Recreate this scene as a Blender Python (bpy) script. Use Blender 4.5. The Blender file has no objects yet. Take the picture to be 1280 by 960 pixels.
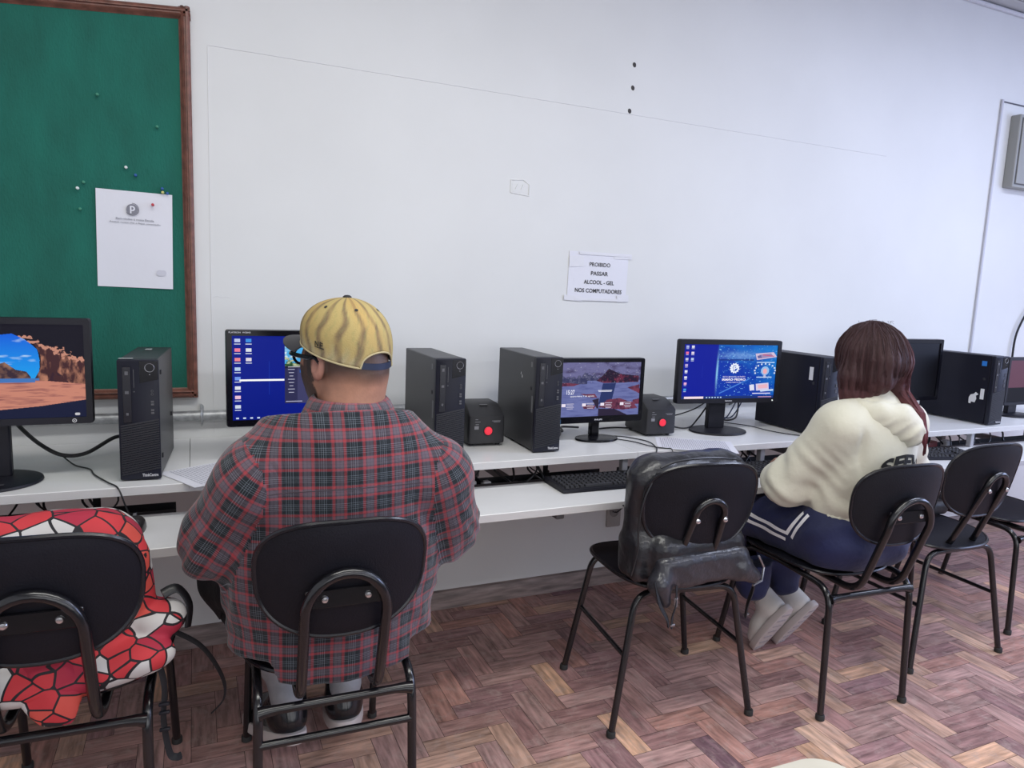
import bpy, math, random
import numpy as np
from mathutils import Vector, Matrix
from mathutils.bvhtree import BVHTree
random.seed(4); np.random.seed(4)
SC = bpy.context.scene
COL = SC.collection
pi = math.pi
R = math.radians

# ------------------------------------------------------------------ camera
CAM_H = 1.36
FPX = 885.0
cam_d = bpy.data.cameras.new('camera'); cam = bpy.data.objects.new('camera', cam_d); COL.objects.link(cam)
cam_d.sensor_width = 36.0; cam_d.sensor_fit = 'HORIZONTAL'; cam_d.lens = FPX / 1280 * 36.0
cam_d.clip_start = 0.05
_m = Matrix(((0.91271385, 0.01890918, -0.40816158), (-0.40656649, 0.14154912, -0.90258935), (0.04070769, 0.98975062, 0.13688168)))
cam.matrix_world = Matrix.Translation((0, 0, CAM_H)) @ _m.to_4x4()
SC.camera = cam

# ------------------------------------------------------------------ light
SC.view_settings.view_transform = 'Standard'; SC.view_settings.look = 'None'
SC.view_settings.gamma = 1.0; SC.view_settings.use_curve_mapping = False
SC.view_settings.exposure = 0.0
w = bpy.data.worlds.new('world'); SC.world = w; w.use_nodes = True
w.node_tree.nodes['Background'].inputs[0].default_value = (0.75, 0.8, 1.0, 1)
w.node_tree.nodes['Background'].inputs[1].default_value = 0.3
def area(name, loc, rot, sx, sy, power, color):
    l = bpy.data.lights.new(name, 'AREA'); l.shape = 'RECTANGLE'; l.size = sx; l.size_y = sy
    l.energy = power; l.color = color
    o = bpy.data.objects.new(name, l); COL.objects.link(o); o.location = loc; o.rotation_euler = rot
    return o
area('tube_light_front', (0.6, 1.0, 2.93), (0, 0, 0), 2.6, 0.35, 38, (1.0, 1.0, 0.95))
area('tube_light_right', (3.9, 1.0, 2.93), (0, 0, 0), 2.4, 0.35, 50, (0.72, 0.79, 1.0))
area('tube_light_rear', (0.6, -1.3, 2.93), (0, 0, 0), 2.6, 0.35, 40, (1.0, 0.99, 0.97))
area('tube_light_rear_right', (3.8, -1.3, 2.93), (0, 0, 0), 2.6, 0.35, 45, (0.86, 0.88, 1.0))
area('window_daylight', (6.3, -0.2, 1.9), (0, R(90), 0), 1.4, 2.6, 95, (0.50, 0.61, 1.0))
area('front_fill_light', (1.2, -2.85, 1.15), (R(90), 0, R(0)), 5.0, 1.5, 42, (0.97, 0.98, 1.0))  # added fill from behind the camera to brighten the space under the desks

# ------------------------------------------------------------------ materials
MATS = {}
def nd(nt, t, **kw):
    n = nt.nodes.new(t)
    for k, v in kw.items(): setattr(n, k, v)
    return n
def mat(name, col, rough=0.5, metal=0.0, noise=0.0, nscale=20.0, bump=0.0, bscale=60.0, spec=0.5, coat=0.0, emit=0.0, sheen=0.0, trans=0.0, aniso_scale=None):
    if name in MATS: return MATS[name]
    m = bpy.data.materials.new(name); m.use_nodes = True; nt = m.node_tree
    b = nt.nodes['Principled BSDF']
    b.inputs['Base Color'].default_value = (*col, 1); b.inputs['Roughness'].default_value = rough
    b.inputs['Metallic'].default_value = metal; b.inputs['Specular IOR Level'].default_value = spec
    b.inputs['Coat Weight'].default_value = coat
    b.inputs['Sheen Weight'].default_value = sheen
    b.inputs['Transmission Weight'].default_value = trans
    tc = nd(nt, 'ShaderNodeTexCoord')
    src = tc.outputs['Object']
    if aniso_scale:
        mp = nd(nt, 'ShaderNodeMapping'); mp.inputs['Scale'].default_value = aniso_scale
        nt.links.new(src, mp.inputs[0]); src = mp.outputs[0]
    if noise > 0:
        n = nd(nt, 'ShaderNodeTexNoise'); n.inputs['Scale'].default_value = nscale; n.inputs['Detail'].default_value = 5
        nt.links.new(src, n.inputs['Vector'])
        r = nd(nt, 'ShaderNodeValToRGB')
        r.color_ramp.elements[0].position = 0.3; r.color_ramp.elements[1].position = 0.7
        r.color_ramp.elements[0].color = (*[max(0, c * (1 - noise)) for c in col], 1)
        r.color_ramp.elements[1].color = (*[min(1, c * (1 + noise)) for c in col], 1)
        nt.links.new(n.outputs[0], r.inputs[0]); nt.links.new(r.outputs[0], b.inputs['Base Color'])
    if bump > 0:
        n = nd(nt, 'ShaderNodeTexNoise'); n.inputs['Scale'].default_value = bscale; n.inputs['Detail'].default_value = 4
        nt.links.new(src, n.inputs['Vector'])
        bp = nd(nt, 'ShaderNodeBump'); bp.inputs['Strength'].default_value = bump; bp.inputs['Distance'].default_value = 0.01
        nt.links.new(n.outputs[0], bp.inputs['Height']); nt.links.new(bp.outputs[0], b.inputs['Normal'])
    if emit > 0:
        b.inputs['Emission Color'].default_value = (*col, 1); b.inputs['Emission Strength'].default_value = emit
    MATS[name] = m
    return m
def attr_mat(name, attr='col', rough=0.6, emission=0.0, bump=0.0, bscale=60, sheen=0.0, noise=0.0, nscale=30, spec=0.5, aniso=None, coat=0.0):
    if name in MATS: return MATS[name]
    m = bpy.data.materials.new(name); m.use_nodes = True; nt = m.node_tree; b = nt.nodes['Principled BSDF']
    a = nd(nt, 'ShaderNodeAttribute'); a.attribute_name = attr
    b.inputs['Roughness'].default_value = rough; b.inputs['Sheen Weight'].default_value = sheen
    b.inputs['Specular IOR Level'].default_value = spec; b.inputs['Coat Weight'].default_value = coat
    out = a.outputs['Color']
    tc = nd(nt, 'ShaderNodeTexCoord'); src = tc.outputs['Object']
    if aniso:
        mp = nd(nt, 'ShaderNodeMapping'); mp.inputs['Scale'].default_value = aniso
        nt.links.new(src, mp.inputs[0]); src = mp.outputs[0]
    if noise > 0:
        n = nd(nt, 'ShaderNodeTexNoise'); n.inputs['Scale'].default_value = nscale; n.inputs['Detail'].default_value = 6
        nt.links.new(src, n.inputs['Vector'])
        mr = nd(nt, 'ShaderNodeMapRange'); mr.inputs[3].default_value = 1 - noise; mr.inputs[4].default_value = 1 + noise
        mr.inputs[1].default_value = 0.3; mr.inputs[2].default_value = 0.7
        nt.links.new(n.outputs[0], mr.inputs[0])
        mx = nd(nt, 'ShaderNodeVectorMath', operation='SCALE')
        nt.links.new(out, mx.inputs[0]); nt.links.new(mr.outputs[0], mx.inputs['Scale']); out = mx.outputs[0]
    if emission > 0:
        b.inputs['Base Color'].default_value = (0.004, 0.004, 0.005, 1)
        nt.links.new(out, b.inputs['Emission Color']); b.inputs['Emission Strength'].default_value = emission
    else:
        nt.links.new(out, b.inputs['Base Color'])
    if bump > 0:
        n = nd(nt, 'ShaderNodeTexNoise'); n.inputs['Scale'].default_value = bscale; n.inputs['Detail'].default_value = 4
        nt.links.new(src, n.inputs['Vector'])
        bp = nd(nt, 'ShaderNodeBump'); bp.inputs['Strength'].default_value = bump; bp.inputs['Distance'].default_value = 0.01
        nt.links.new(n.outputs[0], bp.inputs['Height']); nt.links.new(bp.outputs[0], b.inputs['Normal'])
    MATS[name] = m
    return m

WHITE_WALL = mat('wall_paint', (0.715, 0.72, 0.715), 0.62, noise=0.035, nscale=1.6, bump=0.10, bscale=9, spec=0.3)
BLACK_PLASTIC = mat('black_plastic', (0.011, 0.011, 0.017), 0.45, spec=0.32, noise=0.15, nscale=6, bump=0.05, bscale=400)
BLACK_SATIN = mat('black_satin', (0.010, 0.010, 0.014), 0.25)
GLOSS_BLACK = mat('gloss_black', (0.005, 0.005, 0.008), 0.18, spec=0.25)
SHELL = mat('chair_shell', (0.006, 0.006, 0.011), 0.55, noise=0.25, nscale=5, bump=0.12, bscale=250, spec=0.28)
ENAMEL = mat('black_enamel', (0.006, 0.006, 0.008), 0.22, spec=0.7)
CHROME = mat('chrome', (0.8, 0.8, 0.82), 0.25, 1.0)
MELAMINE = mat('melamine', (0.74, 0.74, 0.74), 0.30, noise=0.02, nscale=7, spec=0.4)
MELAMINE_EDGE = mat('melamine_edge', (0.60, 0.59, 0.59), 0.45)
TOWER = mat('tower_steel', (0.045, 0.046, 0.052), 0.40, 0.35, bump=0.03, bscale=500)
TOWER_DARK_REFLECTION = mat('tower_dark_reflection', (0.007, 0.007, 0.016), 0.5, spec=0.3)  # darker copy of the tower steel, dark reflection painted into its colour
BEZEL = mat('bezel', (0.009, 0.010, 0.020), 0.42, bump=0.03, bscale=500, spec=0.3)
GREYBIT = mat('grey_detail', (0.10, 0.10, 0.11), 0.4)
SILVER = mat('silver_print', (0.55, 0.55, 0.58), 0.4)
PRINT = mat('white_print', (0.75, 0.75, 0.77), 0.5)
PAPER = mat('paper', (0.74, 0.74, 0.80), 0.7, bump=0.15, bscale=14)
INK = mat('ink', (0.02, 0.02, 0.025), 0.7)
INK_GREY = mat('ink_grey', (0.22, 0.22, 0.26), 0.7)
CABLE = mat('cable_rubber', (0.008, 0.008, 0.010), 0.4)
GALV = mat('galvanised', (0.42, 0.43, 0.44), 0.45, 0.7, noise=0.25, nscale=60)

# ------------------------------------------------------------------ object helpers
def prop(o, label=None, cat=None, group=None, kind=None):
    if label: o['label'] = label
    if cat: o['category'] = cat
    if group: o['group'] = group
    if kind: o['kind'] = kind
    return o
def thing(name, label, cat, loc=(0, 0, 0), rz=0.0, group=None):
    o = bpy.data.objects.new(name, None); COL.objects.link(o); o.empty_display_size = 0.1
    o.location = loc; o.rotation_euler = (0, 0, rz)
    return prop(o, label, cat, group)
def copy_tree(o, parent=None):
    c = o.copy(); COL.objects.link(c); c.parent = parent
    for ch in list(o.children): copy_tree(ch, c)
    return c
def rotm(ax, a): return Matrix.Rotation(a, 4, ax)
def T(x, y, z): return Matrix.Translation((x, y, z))

class MB:
    def __init__(s): s.v = []; s.f = []; s.m = []; s.c = []
    def add(s, vs, fs, M=None, mi=0, col=None):
        b = len(s.v)
        if M is not None: vs = [M @ Vector(v) for v in vs]
        s.v += [tuple(v) for v in vs]
        for f in fs: s.f.append([b + i for i in f]); s.m.append(mi); s.c.append(col)
        return s
    def box(s, c, d, M=None, mi=0, bev=0.0, col=None):
        x, y, z = c; a, b_, h = d[0] / 2, d[1] / 2, d[2] / 2
        bv = min(bev, a * .99, b_ * .99, h * .99)
        if bv <= 0:
            vs = [(x + i * a, y + j * b_, z + k * h) for i in (-1, 1) for j in (-1, 1) for k in (-1, 1)]
            fs = [(0, 1, 3, 2), (4, 6, 7, 5), (0, 4, 5, 1), (2, 3, 7, 6), (0, 2, 6, 4), (1, 5, 7, 3)]
            return s.add(vs, fs, M, mi, col)
        # chamfered box: three vertices a corner
        vs = []; idx = {}
        for i in (-1, 1):
            for j in (-1, 1):
                for k in (-1, 1):
                    for ax in range(3):
                        p = [x + i * (a - bv), y + j * (b_ - bv), z + k * (h - bv)]
                        p[ax] += (i, j, k)[ax] * bv
                        idx[(i, j, k, ax)] = len(vs); vs.append(tuple(p))
        fs = []
        for ax in range(3):
            o1, o2 = [q for q in range(3) if q != ax]
            for sg in (-1, 1):
                q = []
                for u, v in ((-1, -1), (1, -1), (1, 1), (-1, 1)):
                    key = [0, 0, 0]; key[ax] = sg; key[o1] = u; key[o2] = v
                    q.append(idx[(*key, ax)])
                n_flip = (sg > 0) ^ (ax == 1)
                fs.append(q if n_flip else q[::-1])
        for ax in range(3):
            o1, o2 = [q for q in range(3) if q != ax]
            for u in (-1, 1):
                for v in (-1, 1):
                    q = []
                    for sg, aa in ((-1, o1), (1, o1), (1, o2), (-1, o2)):
                        key = [0, 0, 0]; key[ax] = sg; key[o1] = u; key[o2] = v
                        q.append(idx[(*key, aa)])
                    fs.append(q)
        for i in (-1, 1):
            for j in (-1, 1):
                for k in (-1, 1):
                    fs.append([idx[(i, j, k, q)] for q in range(3)])
        return s.add(vs, fs, M, mi, col)
    def prism(s, out, z0, z1, M=None, mi=0, col=None):
        n = len(out)
        vs = [(p[0], p[1], z0) for p in out] + [(p[0], p[1], z1) for p in out]
        fs = [list(range(n))[::-1], list(range(n, 2 * n))] + [[i, (i + 1) % n, n + (i + 1) % n, n + i] for i in range(n)]
        return s.add(vs, fs, M, mi, col)
    def rprism(s, out, z0, z1, e, M=None, mi=0, col=None):
        # prism with a chamfered top and bottom rim (outline shrunk by e towards its centre)
        n = len(out); cx = sum(p[0] for p in out) / n; cy = sum(p[1] for p in out) / n
        def sh(k):
            o = []
            for p in out:
                d = math.hypot(p[0] - cx, p[1] - cy) or 1
                o.append((cx + (p[0] - cx) * (1 - k / d), cy + (p[1] - cy) * (1 - k / d)))
            return o
        lv = [(z0, e), (z0 + e * .3, e * .3), (z0 + e, 0), (z1 - e, 0), (z1 - e * .3, e * .3), (z1, e)]
        vs = []; fs = []
        for z, k in lv: vs += [(p[0], p[1], z) for p in sh(k)]
        fs.append(list(range(n))[::-1]); fs.append([5 * n + i for i in range(n)])
        for l in range(5):
            fs += [[l * n + i, l * n + (i + 1) % n, (l + 1) * n + (i + 1) % n, (l + 1) * n + i] for i in range(n)]
        return s.add(vs, fs, M, mi, col)
    def tube(s, path, r, n=10, M=None, mi=0, col=None, closed=False, flat=1.0, tap=None):
        P = [Vector(p) for p in path]; m = len(P); vs = []; fs = []
        up = None; u = None
        for i, p in enumerate(P):
            a = P[i - 1] if (i > 0 or closed) else P[i]; b = P[(i + 1) % m] if (i < m - 1 or closed) else P[i]
            t = (b - a); t = t.normalized() if t.length > 1e-9 else Vector((0, 0, 1))
            if u is None: u = t.orthogonal().normalized()
            u = (u - t * u.dot(t)); u = u.normalized() if u.length > 1e-9 else t.orthogonal().normalized()
            v = t.cross(u)
            rr = r if tap is None else tap[i]
            for k in range(n):
                an = 2 * pi * k / n
                vs.append(tuple(p + u * (math.cos(an) * rr) + v * (math.sin(an) * rr * flat)))
        for i in range(m - 1 if not closed else m):
            j = (i + 1) % m
            for k in range(n):
                fs.append([i * n + k, i * n + (k + 1) % n, j * n + (k + 1) % n, j * n + k])
        if not closed: fs += [list(range(n))[::-1], [(m - 1) * n + k for k in range(n)]]
        return s.add(vs, fs, M, mi, col)
    def cyl(s, p0, p1, r, n=16, M=None, mi=0, col=None): return s.tube([p0, p1], r, n, M, mi, col)
    def lathe(s, prof, n=24, M=None, mi=0, col=None, sy=1.0):
        vs = []; fs = []; m = len(prof)
        for r, z in prof:
            for k in range(n): vs.append((r * math.cos(2 * pi * k / n), r * sy * math.sin(2 * pi * k / n), z))
        for i in range(m - 1):
            for k in range(n): fs.append([i * n + k, i * n + (k + 1) % n, (i + 1) * n + (k + 1) % n, (i + 1) * n + k])
        fs += [list(range(n))[::-1], [(m - 1) * n + k for k in range(n)]]
        return s.add(vs, fs, M, mi, col)
    def build(s, name, mats, parent=None, smooth=True, angle=40):
        me = bpy.data.meshes.new(name); me.from_pydata(s.v, [], s.f)
        if not isinstance(mats, (list, tuple)): mats = [mats]
        for m in mats: me.materials.append(m)
        me.polygons.foreach_set('material_index', s.m)
        if any(c is not None for c in s.c):
            at = me.color_attributes.new('col', 'FLOAT_COLOR', 'CORNER')
            arr = []
            for f, c in zip(s.f, s.c): arr += [*(c or (0.5, 0.5, 0.5)), 1.0] * len(f)
            at.data.foreach_set('color', arr)
        me.validate(); me.update()
        o = bpy.data.objects.new(name, me); COL.objects.link(o); o.parent = parent
        if smooth:
            me.polygons.foreach_set('use_smooth', [True] * len(me.polygons))
            me.set_sharp_from_angle(angle=R(angle))
        return o

def fillet(pts, r, n=6):
    P = [Vector(p) for p in pts]; out = [P[0]]
    for i in range(1, len(P) - 1):
        a, b, c = P[i - 1], P[i], P[i + 1]
        rr = min(r, (b - a).length * .49, (c - b).length * .49)
        p0 = b + (a - b).normalized() * rr; p1 = b + (c - b).normalized() * rr
        for k in range(n + 1):
            t = k / n; out.append(p0 * (1 - t) ** 2 + b * 2 * t * (1 - t) + p1 * t ** 2)
    out.append(P[-1]); return out
def smooth_path(pts, n=6):
    P = [Vector(p) for p in pts]; out = []
    for i in range(len(P) - 1):
        p0 = P[max(i - 1, 0)]; p1 = P[i]; p2 = P[i + 1]; p3 = P[min(i + 2, len(P) - 1)]
        for k in range(n):
            t = k / n
            out.append(0.5 * ((2 * p1) + (p2 - p0) * t + (2 * p0 - 5 * p1 + 4 * p2 - p3) * t * t + (3 * p1 - p0 - 3 * p2 + p3) * t ** 3))
    out.append(P[-1]); return out
def rrect(wd, h, r, n=5, cx=0, cy=0):
    out = []
    for sx, sy, a0 in ((1, 1, 0), (-1, 1, 90), (-1, -1, 180), (1, -1, 270)):
        for k in range(n + 1):
            a = R(a0 + 90 * k / n)
            out.append((cx + sx * (wd / 2 - r) + r * math.cos(a), cy + sy * (h / 2 - r) + r * math.sin(a)))
    return out

def text_geo(s, size=None, width=None, bold=0.0, shear=0.0, ext=0.0):
    cu = bpy.data.curves.new('t', 'FONT'); cu.body = s; cu.align_x = 'CENTER'; cu.align_y = 'CENTER'
    cu.offset = bold; cu.shear = shear; cu.resolution_u = 3; cu.extrude = ext
    o = bpy.data.objects.new('t', cu); COL.objects.link(o)
    dg = bpy.context.evaluated_depsgraph_get(); me = o.evaluated_get(dg).to_mesh()
    vs = [tuple(v.co) for v in me.vertices]; fs = [list(p.vertices) for p in me.polygons]
    o.evaluated_get(dg).to_mesh_clear()
    bpy.data.objects.remove(o); bpy.data.curves.remove(cu)
    xs = [v[0] for v in vs]; ys = [v[1] for v in vs]
    wx = max(xs) - min(xs); hy = max(ys) - min(ys)
    k = (width / wx) if width else (size / hy); kx = k; ky = k
    if width and size: kx = width / wx; ky = size / hy
    cx = (max(xs) + min(xs)) / 2; cy = (max(ys) + min(ys)) / 2
    return [((x - cx) * kx, (y - cy) * ky, z) for x, y, z in vs], fs
# a frame whose local xy plane is the vertical plane facing -Y (x right, y up, z towards the viewer side)
def front(x, y, z): return T(x, y, z) @ rotm('X', R(90))

# ================================================================== room shell
WY = 2.70; CZ = 2.985
XL, XR, YB = -1.7, 6.6, -3.0
def struct(o): o['kind'] = 'structure'; return o
# parquet floor
def make_floor():
    mb = MB()
    mb.box(((XL + XR) / 2, (YB + WY) / 2, -0.03), (XR - XL + .2, WY - YB + .2, 0.055), mi=1, col=(0.02, 0.015, 0.013))
    W_, n = 0.07, 3; L_ = W_ * n; g = 0.0007
    ox, oy = 2.139 - n * W_, 1.308 + (n - 1) * W_
    pal = [(0.165, 0.095, 0.085), (0.13, 0.072, 0.068), (0.20, 0.125, 0.095), (0.12, 0.068, 0.068), (0.225, 0.145, 0.105),
           (0.15, 0.092, 0.084), (0.18, 0.11, 0.10), (0.25, 0.15, 0.10), (0.085, 0.048, 0.056), (0.17, 0.09, 0.075)]
    wts = [5, 5, 4, 3, 3, 5, 5, 1.0, 0.9, 4]
    for k in range(-80, 160):
        for j in range(-40, 40):
            bx = ox + (k + j * n) * W_; by = oy + (k - j * n) * W_
            for (x0, y0, dx, dy, hor) in ((bx, by, L_, W_, 1), (bx + L_, by - (n - 1) * W_, W_, L_, 0)):
                x1, y1 = x0 + dx, y0 + dy
                if x1 < XL or x0 > XR or y1 < 0.2 or y0 > WY + .03: continue
                x0c = max(x0, XL); x1c = min(x1, XR); y1c = min(y1, WY + .02)
                c = random.choices(pal, wts)[0]; q = random.uniform(2.1, 2.85); c = tuple(a * q for a in c)
                mb.add([(x0c + g, y0 + g, 0), (x1c - g, y0 + g, 0), (x1c - g, y1c - g, 0), (x0c + g, y1c - g, 0)], [(0, 1, 2, 3)], col=c, mi=0 if hor else 2)
    def pm(name, sc):
        m = attr_mat(name, 'col', 0.42, noise=0.45, nscale=7, aniso=sc, bump=0.25, bscale=12, spec=0.35)
        nt = m.node_tree; b = nt.nodes['Principled BSDF']
        # worn dusty scuffs of the varnish
        tc = nd(nt, 'ShaderNodeTexCoord'); n1 = nd(nt, 'ShaderNodeTexNoise'); n1.inputs['Scale'].default_value = 22; n1.inputs['Detail'].default_value = 10; n1.inputs['Roughness'].default_value = 0.75; n1.inputs['Distortion'].default_value = 0.5
        nt.links.new(tc.outputs['Object'], n1.inputs['Vector'])
        rp = nd(nt, 'ShaderNodeValToRGB'); rp.color_ramp.elements[0].position = 0.5; rp.color_ramp.elements[1].position = 0.78
        nt.links.new(n1.outputs[0], rp.inputs[0])
        src = b.inputs['Base Color'].links[0].from_socket
        mx = nd(nt, 'ShaderNodeMix', data_type='RGBA'); mx.inputs['B'].default_value = (0.50, 0.38, 0.34, 1)
        ml = nd(nt, 'ShaderNodeMath', operation='MULTIPLY'); ml.inputs[1].default_value = 0.9
        nt.links.new(rp.outputs[0], ml.inputs[0]); nt.links.new(ml.outputs[0], mx.inputs['Factor']); nt.links.new(src, mx.inputs['A']); nt.links.new(mx.outputs['Result'], b.inputs['Base Color'])
        mr = nd(nt, 'ShaderNodeMapRange'); mr.inputs[3].default_value = 0.33; mr.inputs[4].default_value = 0.62
        nt.links.new(n1.outputs[0], mr.inputs[0]); nt.links.new(mr.outputs[0], b.inputs['Roughness'])
        return m
    gap = mat('floor_gap', (0.02, 0.014, 0.012), 0.8)
    o = mb.build('floor', [pm('parquet_across', (1.2, 9, 1)), gap, pm('parquet_along', (9, 1.2, 1))], smooth=False)
    struct(o)
make_floor()
struct(MB().box(((XL + XR) / 2, WY + .06, CZ / 2 + .02), (XR - XL + .2, .12, CZ + .1)).build('wall_back', WHITE_WALL))
struct(MB().box((XL - .06, (YB + WY) / 2, CZ / 2), (.12, WY - YB, CZ + .1)).build('wall_left', WHITE_WALL))
struct(MB().box((XR + .06, (YB + WY) / 2, CZ / 2), (.12, WY - YB, CZ + .1)).build('wall_right', WHITE_WALL))
struct(MB().box(((XL + XR) / 2, YB - .06, CZ / 2), (XR - XL + .2, .12, CZ + .1)).build('wall_front', WHITE_WALL))
# slatted ceiling with a moulding
mb = MB()
mb.box(((XL + XR) / 2, (YB + WY) / 2, CZ + .05), (XR - XL + .2, WY - YB, 0.08), mi=1)
yy = YB
while yy < WY - .02:
    mb.box(((XL + XR) / 2, yy + .045, CZ + .002), (XR - XL, .084, .016), mi=0, bev=.003); yy += 0.095
struct(mb.build('ceiling', [mat('ceiling_slat', (0.50, 0.50, 0.50), 0.5), mat('ceiling_gap', (0.10, 0.10, 0.10), 0.8)]))
struct(MB().box(((XL + XR) / 2, WY - .012, CZ - .022), (XR - XL, .025, .02), bev=.006).build('trim_1', mat('moulding', (0.62, 0.62, 0.66), 0.5)))
# skirting board
sk = MB()
sk.add([(XL, WY, 0), (XL, WY - .024, 0), (XL, WY - .022, .05), (XL, WY - .012, .072), (XL, WY, .076), (XR, WY, 0), (XR, WY - .024, 0), (XR, WY - .022, .05), (XR, WY - .012, .072), (XR, WY, .076)],
       [(0, 1, 6, 5), (1, 2, 7, 6), (2, 3, 8, 7), (3, 4, 9, 8), (0, 4, 3, 2, 1), (5, 6, 7, 8, 9)])
struct(sk.build('baseboard_back', mat('skirting', (0.24, 0.19, 0.18), 0.6, noise=0.4, nscale=8, aniso_scale=(1, 8, 8)), smooth=False))
# outline of the smoother plaster panel in the wall
pl = MB()
random.seed(8)
def wob(p0, p1, n, a=0.003):
    out = []
    for i in range(n + 1):
        t = i / n; out.append((p0[0] + (p1[0] - p0[0]) * t + (random.uniform(-a, a) if p0[0] == p1[0] else 0), WY, p0[2] + (p1[2] - p0[2]) * t + (random.uniform(-a, a) if p0[2] == p1[2] else 0)))
    return out
pl.tube(wob((.06, 0, 2.113), (3.3, 0, 2.108), 60, .0012), .0016, 5)
pl.tube(wob((.058, 0, 2.11), (.056, 0, 1.28), 14, .0012), .0014, 5)
pl.tube(wob((.056, 0, 1.28), (.060, 0, .80), 16, .004), .0014, 5)
pl.tube(wob((.060, 0, 1.28), (.12, 0, 1.28), 4, .004), .0008, 5)
struct(pl.build('trim_2', mat('plaster_ridge', (0.70, 0.70, 0.71), 0.7)))
# ------------------------------------------------------------------ wall things
FRAME_WOOD = mat('frame_wood', (0.17, 0.065, 0.045), 0.38, noise=0.35, nscale=6, aniso_scale=(6, 6, 6), bump=0.1, bscale=40)
def strip_profile(mb, p0, p1, wd, nrm):
    # moulded frame bar from p0 to p1 lying on the wall, width wd towards nrm
    P0, P1, N = Vector(p0), Vector(p1), Vector(nrm)
    prof = [(0, 0), (0, .024), (.18, .030), (.38, .030), (.42, .024), (.55, .024), (.62, .030), (.8, .026), (.86, .016), (1, .014), (1, 0)]
    vs = []
    for P in (P0, P1):
        for a, h in prof: vs.append(tuple(P + N * (a * wd) + Vector((0, -h, 0))))
    n = len(prof); fs = [[i, i + 1, n + i + 1, n + i] for i in range(n - 1)] + [list(range(n)), [n + i for i in range(n)][::-1]]
    mb.add(vs, fs)
def felt_board():
    t = thing('notice_board', 'green felt notice board in a brown wooden frame on the wall', 'notice board', (0, WY, 0))
    felt = mat('green_felt', (0.004, 0.122, 0.088), 0.85, noise=0.16, nscale=7, bump=0.35, bscale=130, sheen=0.15, aniso_scale=(1.6, 1, 0.6))
    pts = [(-1.25, .945), (-.01, .945), (-.012, 2.185), (-1.25, 2.085)]
    MB().prism([(x, z) for x, z in pts], 0.0005, .012, M=rotm('X', R(90))).build('felt_panel', felt, t, smooth=False)
    wd = .034
    f = MB(); strip_profile(f, (.008, 0, .930), (.006, 0, 2.215), wd, (-1, 0, 0)); f.build('frame_bar', FRAME_WOOD, t, angle=60)
    f = MB(); strip_profile(f, (-1.25, 0, .930), (.008, 0, .930), wd, (0, 0, 1)); f.build('frame_bar', FRAME_WOOD, t, angle=60)
    f = MB(); strip_profile(f, (-1.25, 0, 2.105), (.006, 0, 2.213), wd, (0.08, 0, -1)); f.build('frame_bar', FRAME_WOOD, t, angle=60)
    f = MB(); strip_profile(f, (-1.25, 0, .930), (-1.25, 0, 2.105), wd, (1, 0, 0)); f.build('frame_bar', FRAME_WOOD, t, angle=60)
felt_board()
def crumpled_sheet(name, w_, h_, M, label, cat, m, amp=0.003, parent=None, nx=14, ny=14, seed=1):
    rs = np.random.RandomState(seed); mb = MB(); ph = rs.uniform(0, 6, 6)
    vs = []; 
    for th in (0, 1):
        for j in range(ny + 1):
            for i in range(nx + 1):
                u, v = i / nx, j / ny
                z = amp * (1 + math.sin(u * 5 + ph[0]) * .5 + math.sin(v * 4 + ph[1] + u * 3) * .5) + th * .0004
                vs.append(((u - .5) * w_, (v - .5) * h_, z))
    s = (nx + 1) * (ny + 1); fs = []
    for j in range(ny):
        for i in range(nx):
            a = j * (nx + 1) + i
            fs.append([s + a, s + a + 1, s + a + nx + 2, s + a + nx + 1]); fs.append([a, a + nx + 1, a + nx + 2, a + 1])
    mb.add(vs, fs, M); o = mb.build(name, m, parent)
    if label: prop(o, label, cat)
    return o
def notice():
    t = thing('notice_sheet', 'white school welcome sheet pinned on the green notice board', 'paper sheet', (-.172, WY - .014, 1.46))
    crumpled_sheet('sheet', .222, .312, rotm('Y', R(.8)) @ rotm('X', R(90)), None, None, PAPER, .002, t, seed=3)
    lg = MB(); Mf = front(-.006, -.0068, .098)
    ring = [(0.017 * math.cos(2 * pi * k / 28), 0.017 * math.sin(2 * pi * k / 28)) for k in range(28)]
    lg.prism(ring, 0, .0003, M=Mf, mi=0)
    vs, fs = text_geo('p', size=.024, bold=.02); lg.add([(x + .001, y - .001, .0007) for x, y, z in vs], fs, M=Mf, mi=1)
    lg.tube([(0.0195 * math.cos(R(a)), 0.0195 * math.sin(R(a)), .0004) for a in range(-150, 100, 12)], .0011, 5, M=Mf, mi=0)
    lg.build('emblem', [INK_GREY, PAPER], t)
    tx = MB()
    for s, zz, wd, sz in (('Bem-vindos à nossa Escola.', .066, .112, .0066), ('Acesse nosso site e fique conectado:', .054, .150, .0066)):
        vs, fs = text_geo(s, size=sz, width=wd, bold=.012); tx.add(vs, fs, M=front(.002, -.0068, zz) @ rotm('Z', R(-1.0)))
    tx.build('printed_text', INK_GREY, t, smooth=False)
    st = MB(); st.prism(rrect(.03, .02, .009, cx=0, cy=0), 0, .0002, M=front(.075, -.0064, -.105)); st.build('stain', mat('paper_stain', (0.60, 0.60, 0.67), 0.7), t)
notice()
def pin(x, z, c, lab):
    cols = {'white': (0.75, 0.8, 0.78), 'blue': (0.02, 0.10, 0.35), 'yellow': (0.6, 0.6, 0.2), 'green': (0.05, 0.25, 0.16), 'red': (0.5, 0.03, 0.05)}
    mb = MB(); mb.lathe([(.0015, 0), (.0015, .003), (.0045, .004), (.0042, .006), (.0028, .008), (.0028, .013), (.0042, .015), (.0045, .0165), (.003, .018)], 12)
    o = mb.build('push_pin', mat('pin_' + c, cols[c], 0.3)); o.matrix_world = front(x, WY - .011, z)
    if c == 'red': o.location.y -= .008
    prop(o, lab, 'push pin', 'push pins in the notice board')
PY = WY
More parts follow.
